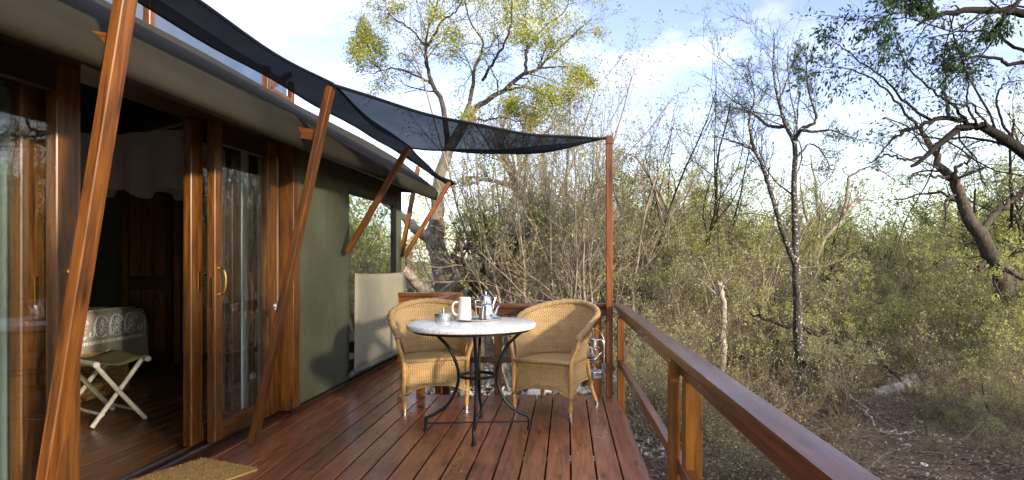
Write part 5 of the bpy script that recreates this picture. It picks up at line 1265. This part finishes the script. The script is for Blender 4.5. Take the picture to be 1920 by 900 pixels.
# near tree whose limbs reach in from the right
Y = 6.2
hero('overhanging_tree', 'dark tree reaching in from the right with arching limbs and dark green leaves', 'tree', (5.75, 6.3, GZ),
     [([Vector((5.75, 6.3, GZ - .1)), Vector((5.6, 6.3, 0.6)), W(2060, 400, Y), W(1985, 335, Y), W(1920, 287, Y), W(1860, 245, Y), W(1815, 238, Y), W(1770, 262, Y - .1), W(1735, 292, Y - .2), W(1708, 312, Y - .2)], 0.17, 0.030),
      ([W(1835, 240, Y), W(1800, 225, Y), W(1760, 222, Y - .1), W(1720, 240, Y - .2), W(1690, 248, Y - .3), W(1665, 270, Y - .3), W(1640, 300, Y - .4)], 0.062, 0.008),
      ([W(1735, 292, Y - .2), W(1700, 300, Y - .3), W(1665, 290, Y - .4), W(1630, 303, Y - .4)], 0.028, 0.010),
      ([W(1745, 225, Y), W(1700, 195, Y - .2), W(1660, 150, Y - .4), W(1600, 105, Y - .5), W(1550, 70, Y - .6)], 0.030, 0.005),
      ([W(1720, 238, Y - .1), W(1680, 190, Y - .5), W(1640, 150, Y - .6), W(1590, 130, Y - .7), W(1538, 125, Y - .8)], 0.026, 0.005),
      ([W(1780, 222, Y), W(1770, 160, Y + .1), W(1790, 130, Y + .1), W(1815, 105, Y + .2)], 0.035, 0.010),
      ([W(1815, 235, Y), W(1790, 200, Y - .2), W(1750, 175, Y - .3), W(1700, 120, Y - .4), W(1680, 70, Y - .4)], 0.035, 0.006),
      ([W(1838, 238, Y), W(1815, 205, Y - .2), W(1815, 150, Y - .3), W(1800, 90, Y - .3)], 0.028, 0.007),
      ([Vector((5.6, 6.4, 0.9)), Vector((5.5, 6.2, 2.2)), W(2010, 60, Y - .3), W(1920, 27, Y - .4), W(1860, 18, Y - .4), W(1800, 22, Y - .5), W(1750, 32, Y - .5), W(1720, 47, Y - .6)], 0.12, 0.022),
      ([W(1755, 30, Y - .5), W(1720, 15, Y - .6), W(1690, -10, Y - .6)], 0.035, 0.012),
      ([W(1752, 26, Y - .5), W(1740, 5, Y - .6), W(1720, -20, Y - .6)], 0.03, 0.012),
      ([W(1755, 33, Y - .5), W(1700, 22, Y - .7), W(1650, 28, Y - .8), W(1628, 32, Y - .9)], 0.018, 0.004),
      ([W(1990, 130, Y), W(1920, 100, Y), W(1870, 68, Y), W(1840, 57, Y), W(1790, 62, Y - .1), W(1740, 72, Y - .2)], 0.040, 0.008),
      ([W(2000, 110, Y), W(1905, 120, Y), W(1870, 112, Y), W(1830, 105, Y), W(1800, 118, Y), W(1790, 135, Y)], 0.045, 0.010),
      ([W(1940, -30, Y - .6), W(1890, 25, Y - .7), W(1862, 60, Y - .7)], 0.045, 0.028),
      ([W(1900, 270, Y), W(1870, 200, Y + .2), W(1880, 160, Y + .3), W(1920, 150, Y + .3)], 0.03, 0.008)],
     [dict(k=9, start=0.35, ang=0.75, lr=0.27, rr=0.28, seg=6, wig=0.2, up=0.0), dict(k=6, start=0.15, ang=0.8, lr=0.5, rr=0.5, seg=4, wig=0.2, up=-0.02), dict(k=3, start=0.2, ang=0.8, lr=0.5, rr=0.6, seg=3, wig=0.2, rmin=0.0015)],
     'bark_dark', 'twig_dark', 'leaf_dark', dict(k=3, length=0.052, width=0.019, spread=0.55, droop=0.9, start=0.3), 211, m=24, amp=0.008, thin=0.52,
     keep=lambda c, g: (((c[:, 2] + GZ) > 2.6 + 0.2 * g.normal(0, 1, len(c))) & ((c[:, 2] + GZ) < 3.70) & (((c[:, 0] + 5.75) < 3.90) | (g.random(len(c)) < 0.10))) | (g.random(len(c)) < 0.04))
# dead trunk, log, twisted branch
Y = 9.6
hero('dead_tree', 'bleached dead stem standing in the scrub beyond the railing', 'dead tree', tuple(W(1352, 725, Y)),
     [([W(1352, 728, Y), W(1353, 660, Y), W(1357, 600, Y), W(1352, 545, Y), W(1346, 528, Y)], 0.060, 0.034), ([W(1353, 555, Y), W(1360, 530, Y), W(1362, 505, Y)], 0.03, 0.012)],
     [dict(k=2, start=0.6, ang=0.7, lr=0.35, rr=0.4, seg=4, wig=0.2), dict(k=2, start=0.3, ang=0.8, lr=0.5, rr=0.5, seg=3, wig=0.2)], 'bark_dead', 'bark_dead', 'leaf_scrub', None, 212)
lg = thing('fallen_log', 'pale fallen log with peeled bark lying on the litter', 'log', (5.0, 9.25, GZ))
b = Vector((5.0, 9.25, GZ)); pts = [W(1632, 742, 9.2), W(1650, 744, 9.25), W(1672, 735, 9.35), W(1692, 727, 9.45), W(1712, 716, 9.6)]
mb = MB(); mb.tube([Vector(p) - b + Vector((0, 0, 0.02)) for p in smooth_path(pts, 14)], [0.10 + 0.014 * math.sin(i * 1.7) + 0.02 * (i / 13) for i in range(14)], 12); mb.build('log_body', M['bark_dead'], lg)
def dead_branch(label, pts, r0, r1, woodm='bark_dark', k=4, seed=1):
    hero('dead_branch', label, 'branch', tuple(pts[0]), [(pts, r0, r1)], [dict(k=k, start=0.2, ang=0.8, lr=0.35, rr=0.45, seg=5, wig=0.3), dict(k=4, start=0.2, ang=0.8, lr=0.5, rr=0.55, seg=3, wig=0.25, rmin=0.002)], woodm, 'twig', 'leaf_scrub', None, seed, amp=0.02)
dead_branch('crooked dark branch arching over the brush beside the spotted tree', [W(1510, 745, 8.8), W(1530, 715, 8.7), W(1545, 690, 8.6), W(1570, 682, 8.6), W(1625, 680, 8.7), W(1665, 690, 8.8), W(1690, 715, 8.8)], 0.055, 0.014, seed=301)
dead_branch('dark drooping branch crossing the scrub left of the spotted tree', [W(1560, 640, 9.4), W(1540, 625, 9.4), W(1500, 615, 9.4), W(1465, 608, 9.4), W(1430, 595, 9.4), W(1405, 585, 9.3)], 0.05, 0.012, seed=302)
dead_branch('curled dark branch hooked round the spotted trunk foot', [W(1505, 680, 8.6), W(1520, 690, 8.5), W(1526, 715, 8.5), W(1518, 745, 8.4)], 0.045, 0.02, seed=303, k=2)
dead_branch('long grey branch lying slantwise on the ground before the pale log', [W(1560, 720, 8.6), W(1610, 755, 8.2), W(1640, 800, 7.4)], 0.03, 0.01, 'bark_dead', seed=304)
dead_branch('dark fallen branch sloping down to the right edge of the litter', [W(1790, 755, 8.2), W(1850, 790, 7.6), W(1900, 825, 7.0), W(1940, 840, 6.7)], 0.035, 0.014, seed=305)
dead_branch('thin crooked stick on bare soil below the pale log', [W(1650, 806, 7.2), W(1690, 815, 7.05), W(1712, 812, 7.1)], 0.02, 0.007, 'bark_dead', k=2, seed=306)
dead_branch('pale bent branch curving over the gravel right of the log', [W(1815, 720, 9.0), W(1840, 700, 9.1), W(1870, 685, 9.2), W(1890, 690, 9.2)], 0.028, 0.010, 'bark_dead', k=2, seed=307)
st_ = thing('split_stump', 'short orange-brown split stump standing in dry grass', 'stump', tuple(W(1792, 752, 8.9)))
mb = MB()
for k in range(5):
    a = k * 1.3; mb.tube(smooth_path([(0.05 * math.cos(a), 0.05 * math.sin(a), -0.05), (0.04 * math.cos(a), 0.04 * math.sin(a), 0.15), (0.05 * math.cos(a + .3), 0.04 * math.sin(a), 0.28 + 0.04 * k)], 7), [0.045, 0.04, 0.038, 0.034, 0.03, 0.022, 0.008], 7)
mb.build('trunk', simple('split_heartwood', (0.42, 0.17, 0.07), 0.85, var=0.4, scale=30, bump=0.8), st_)

# ---- stones
def stone_mesh(seed, mat):
    g = random.Random(seed); bm = bmesh.new(); bmesh.ops.create_icosphere(bm, subdivisions=2, radius=1.0)
    ax = [Vector((g.gauss(0, 1), g.gauss(0, 1), g.gauss(0, 1))).normalized() for _ in range(9)]; off = [g.uniform(0.55, 0.95) for _ in ax]
    for v in bm.verts:
        for n_, d_ in zip(ax, off):
            t = v.co.dot(n_) - d_
            if t > 0: v.co -= n_ * t
        v.co.z *= 0.72; v.co *= 1 + g.uniform(-0.04, 0.04)
    me = bpy.data.meshes.new('stone'); bm.to_mesh(me); bm.free(); me.materials.append(M[mat])
    return me
SM = [stone_mesh(s, 'stone') for s in range(6)]; WM = [stone_mesh(s, 'whitestone') for s in range(10, 14)]
sg_ = random.Random(8)
def stone(me, x, y, s, label, group=None):
    o = obj('stone', me, None, (x, y, float(gheight(x, y)) + 0.25 * s)); o.scale = (s * sg_.uniform(.8, 1.3), s * sg_.uniform(.8, 1.2), s * sg_.uniform(.6, 1.0)); o.rotation_euler = (sg_.uniform(-.3, .3), sg_.uniform(-.3, .3), sg_.uniform(0, 6.28))
    tag(o, label, 'stone', group)
for k in range(130):
    x = sg_.uniform(-2.6, 1.0); y = sg_.uniform(6.4, 12.0)
    stone(sg_.choice(SM), x, y, sg_.choice([0.05, 0.06, 0.08, 0.10, 0.12, 0.17]), 'pale grey stone of the rubble behind the back railing', 'rubble stones behind the back railing')
for px, py, s, lb in ((1733, 876, 0.055, 'bright white stone alone on the dark soil'), (1703, 838, 0.045, 'cream white stone on the soil above the lone white one'), (1686, 826, 0.05, 'pale grey stone left of the cream stone'), (1765, 838, 0.05, 'pale stone in the scatter below the gravel patch'), (1780, 832, 0.045, 'small pale stone right of the scatter'), (1756, 822, 0.06, 'flat pale stone at the top of the scatter'), (1795, 842, 0.055, 'long pale stone at the right end of the scatter'), (1888, 838, 0.04, 'pale stone before the dark fallen branch'), (1848, 845, 0.045, 'small white stone by the green sprouts'), (1728, 782, 0.05, 'pale stone beside the little stump'), (1830, 765, 0.09, 'grey stone at the foot of the olive bushes'), (1870, 800, 0.14, 'larger dark grey stone under the olive bushes'), (1850, 790, 0.10, 'grey stone left of the larger one'), (1243, 846, 0.05, 'pale stone on the soil below the railing')):
    Yg = 2.0 * F / (py - PY); s *= 0.72
    stone(WM[sg_.randrange(4)] if s < 0.05 else SM[sg_.randrange(6)], (px - PX) * Yg / F, Yg, s, lb)

# ---- ground cover
g = np.random.default_rng(17)
def flat_bits(n, x0, x1, y0, y1, l, w, lift=0.012, tilt=0.35, patch=None):
    x = g.uniform(x0, x1, n); y = y0 + (y1 - y0) * g.random(n) ** 1.4
    if patch: x, y = patch(n)
    p = np.stack([x, y, gheight(x, y) + lift * g.random(n) + 0.004], 1)
    d = norm(np.stack([g.normal(0, 1, n), g.normal(0, 1, n), g.normal(0, tilt, n)], 1)); s = norm(np.cross(d, np.array([0, 0, 1.0]) + g.normal(0, tilt, (n, 3))))
    L = l * g.uniform(0.4, 1.4, (n, 1)); Wd = w * g.uniform(0.5, 1.3, (n, 1))
    V = np.stack([p, p + d * L * .5 + s * Wd * .5, p + d * L, p + d * L * .5 - s * Wd * .5], 1)
    V[:, :, 2] += 0.012
    return V.reshape(-1, 3), np.arange(n * 4).reshape(-1, 4)
V, Q = flat_bits(95000, -3, 14, 4, 20, 0.048, 0.026)
tag(obj('leaf_litter', np_mesh('leaf_litter', V, Q, [M['litter']], smooth=False)), 'dry leaf litter strewn over the bush soil', 'leaf litter', kind='stuff')
# fallen twigs
n = 6500; x = g.uniform(0.4, 13, n); y = 4.5 + 12 * g.random(n) ** 1.3
P0 = np.stack([x, y, gheight(x, y) + 0.02], 1); D = norm(np.stack([g.normal(0, 1, n), g.normal(0, 1, n), g.normal(0, 0.12, n)], 1))
p, r = march(g, P0, D, g.uniform(0.1, 0.6, n), g.uniform(0.003, 0.008, n), 3, 0.15, 0.0, 0.5)
tag(obj('fallen_twigs', np_mesh('fallen_twigs', *tubes(p, r, 3), [M['twig']])), 'thin dry twigs scattered over the litter', 'twigs', kind='stuff')
# pale gravel patch near the stump and in the rubble
def gp(n):
    a = g.random(n) * 6.28; rr = np.sqrt(g.random(n)); return 5.9 + 1.6 * rr * np.cos(a), 10.6 + 1.5 * rr * np.sin(a)
V1, Q1 = flat_bits(2600, 0, 1, 0, 1, 0.05, 0.05, 0.01, 0.25, gp)
def gp2(n): return g.uniform(-2.8, 1.0, n), g.uniform(6.2, 12.5, n)
V2, Q2 = flat_bits(9000, 0, 1, 0, 1, 0.06, 0.055, 0.03, 0.5, gp2)
tag(obj('gravel', np_mesh('gravel', np.concatenate([V1, V2]), np.concatenate([Q1, Q2 + len(V1)]), [M['stone']], smooth=False)), 'pale broken gravel behind the railing and by the stump', 'gravel', kind='stuff')
# dry grass tufts
def tufts(spots, n, h, mat, name, label):
    Vs, Qs, b = [], [], 0
    for x, y, s in spots:
        a = g.random(n) * 6.28; rr = 0.10 * s * np.sqrt(g.random(n)); P0 = np.stack([x + rr * np.cos(a), y + rr * np.sin(a), np.full(n, float(gheight(x, y)) - 0.01)], 1)
        D = norm(np.stack([np.cos(a) * .5 + g.normal(0, .25, n), np.sin(a) * .5 + g.normal(0, .25, n), np.ones(n)], 1)); L = h * s * g.uniform(.5, 1.2, (n, 1))
        sd = norm(np.cross(D, g.normal(0, 1, D.shape))) * 0.004
        mid = P0 + D * L * .55; tip = P0 + D * L + np.array([0, 0, -0.12]) * L
        V = np.stack([P0 - sd, P0 + sd, mid + sd * .7, mid - sd * .7, tip + sd * .2, tip - sd * .2], 1).reshape(-1, 3)
        k = (np.arange(n) * 6)[:, None]; Q = np.concatenate([k + [0, 1, 2, 3], k + [3, 2, 4, 5]], 0)
        Vs.append(V); Qs.append(Q + b); b += len(V)
    tag(obj(name, np_mesh(name, np.concatenate(Vs), np.concatenate(Qs), [M[mat]], smooth=False)), label, 'grass', kind='stuff')
sp = [q for q in [(g.uniform(0.8, 11), g.uniform(7.5, 16), g.uniform(0.6, 1.4)) for _ in range(170)] if not (0.46 < q[0] / q[1] < 0.60 and q[1] < 9.5)] + [(5.55, 9.0, 1.5), (5.75, 9.1, 1.3), (4.55, 9.6, 1.2), (4.7, 9.7, 1.3), (1.5, 13.5, 2), (2.2, 13.8, 2), (2.8, 12.5, 1.8)]
tufts(sp, 60, 0.42, 'drygrass', 'dry_grass', 'tufts of dry orange-brown grass among the scrub')
# pale petals dropped on the deck
n = 170; x = g.uniform(-2.0, 0.43, n); y = 2.0 + 3.4 * g.random(n)
p = np.stack([x, y, np.full(n, 0.0025)], 1); d = norm(np.stack([g.normal(0, 1, n), g.normal(0, 1, n), np.zeros(n)], 1)); s = np.stack([-d[:, 1], d[:, 0], np.full(n, .3)], 1)
L = g.uniform(.004, .010, (n, 1)); V = np.stack([p, p + d * L * .5 + s * L * .3, p + d * L, p + d * L * .5 - s * L * .3 + [0, 0, .003]], 1).reshape(-1, 3)
tag(obj('petal_litter', np_mesh('petal_litter', V, np.arange(n * 4).reshape(-1, 4), [M['whitestone']], smooth=False)), 'tiny pale petals dropped on the deck boards', 'petals', kind='stuff')

# ---- trees of the bush behind and right of the camera (their crowns dapple the tent wall)
for (x, y, s, me) in ((4.6, 0.5, 1.2, bare[0]), (4.4, -0.5, 1.5, feath[0]), (5.6, -0.9, 1.6, feath[1]), (4.7, -1.1, 1.0, bare[0]), (6.1, 0.3, 1.15, feath[1]), (10.5, -5.5, 1.25, feath[0]), (5.0, -7.5, 1.1, bare[1]), (3.5, -10.5, 1.2, feath[1]), (16, -11, 1.4, feath[0])):
    plant_thing('feathery_tree', 'green bush tree beyond the deck outside the picture', 'tree', me, (x, y, GZ), vg.uniform(0, 6.28), 'trees on the near side of the deck', s)
for (x, y, s) in ((3.2, 1.2, 1.0), (4.4, 3.0, 1.1), (2.6, -0.6, .9), (5.6, 1.6, 1.1), (3.4, -3.6, 1.1), (6.4, 3.6, 1.1), (7.4, 1.2, 1.2), (5.2, -3.4, 1.2), (8.6, 3.4, 1.2), (8.0, -2.0, 1.3), (2.4, -5.2, 1.2), (10.2, 1.6, 1.3)):
    plant_thing('scrub_bush', 'low scrub bush beside the deck outside the picture', 'bush', vg.choice(scrub + scrubg), (x, y, GZ), vg.uniform(0, 6.28), 'bushes on the near side of the deck', s)
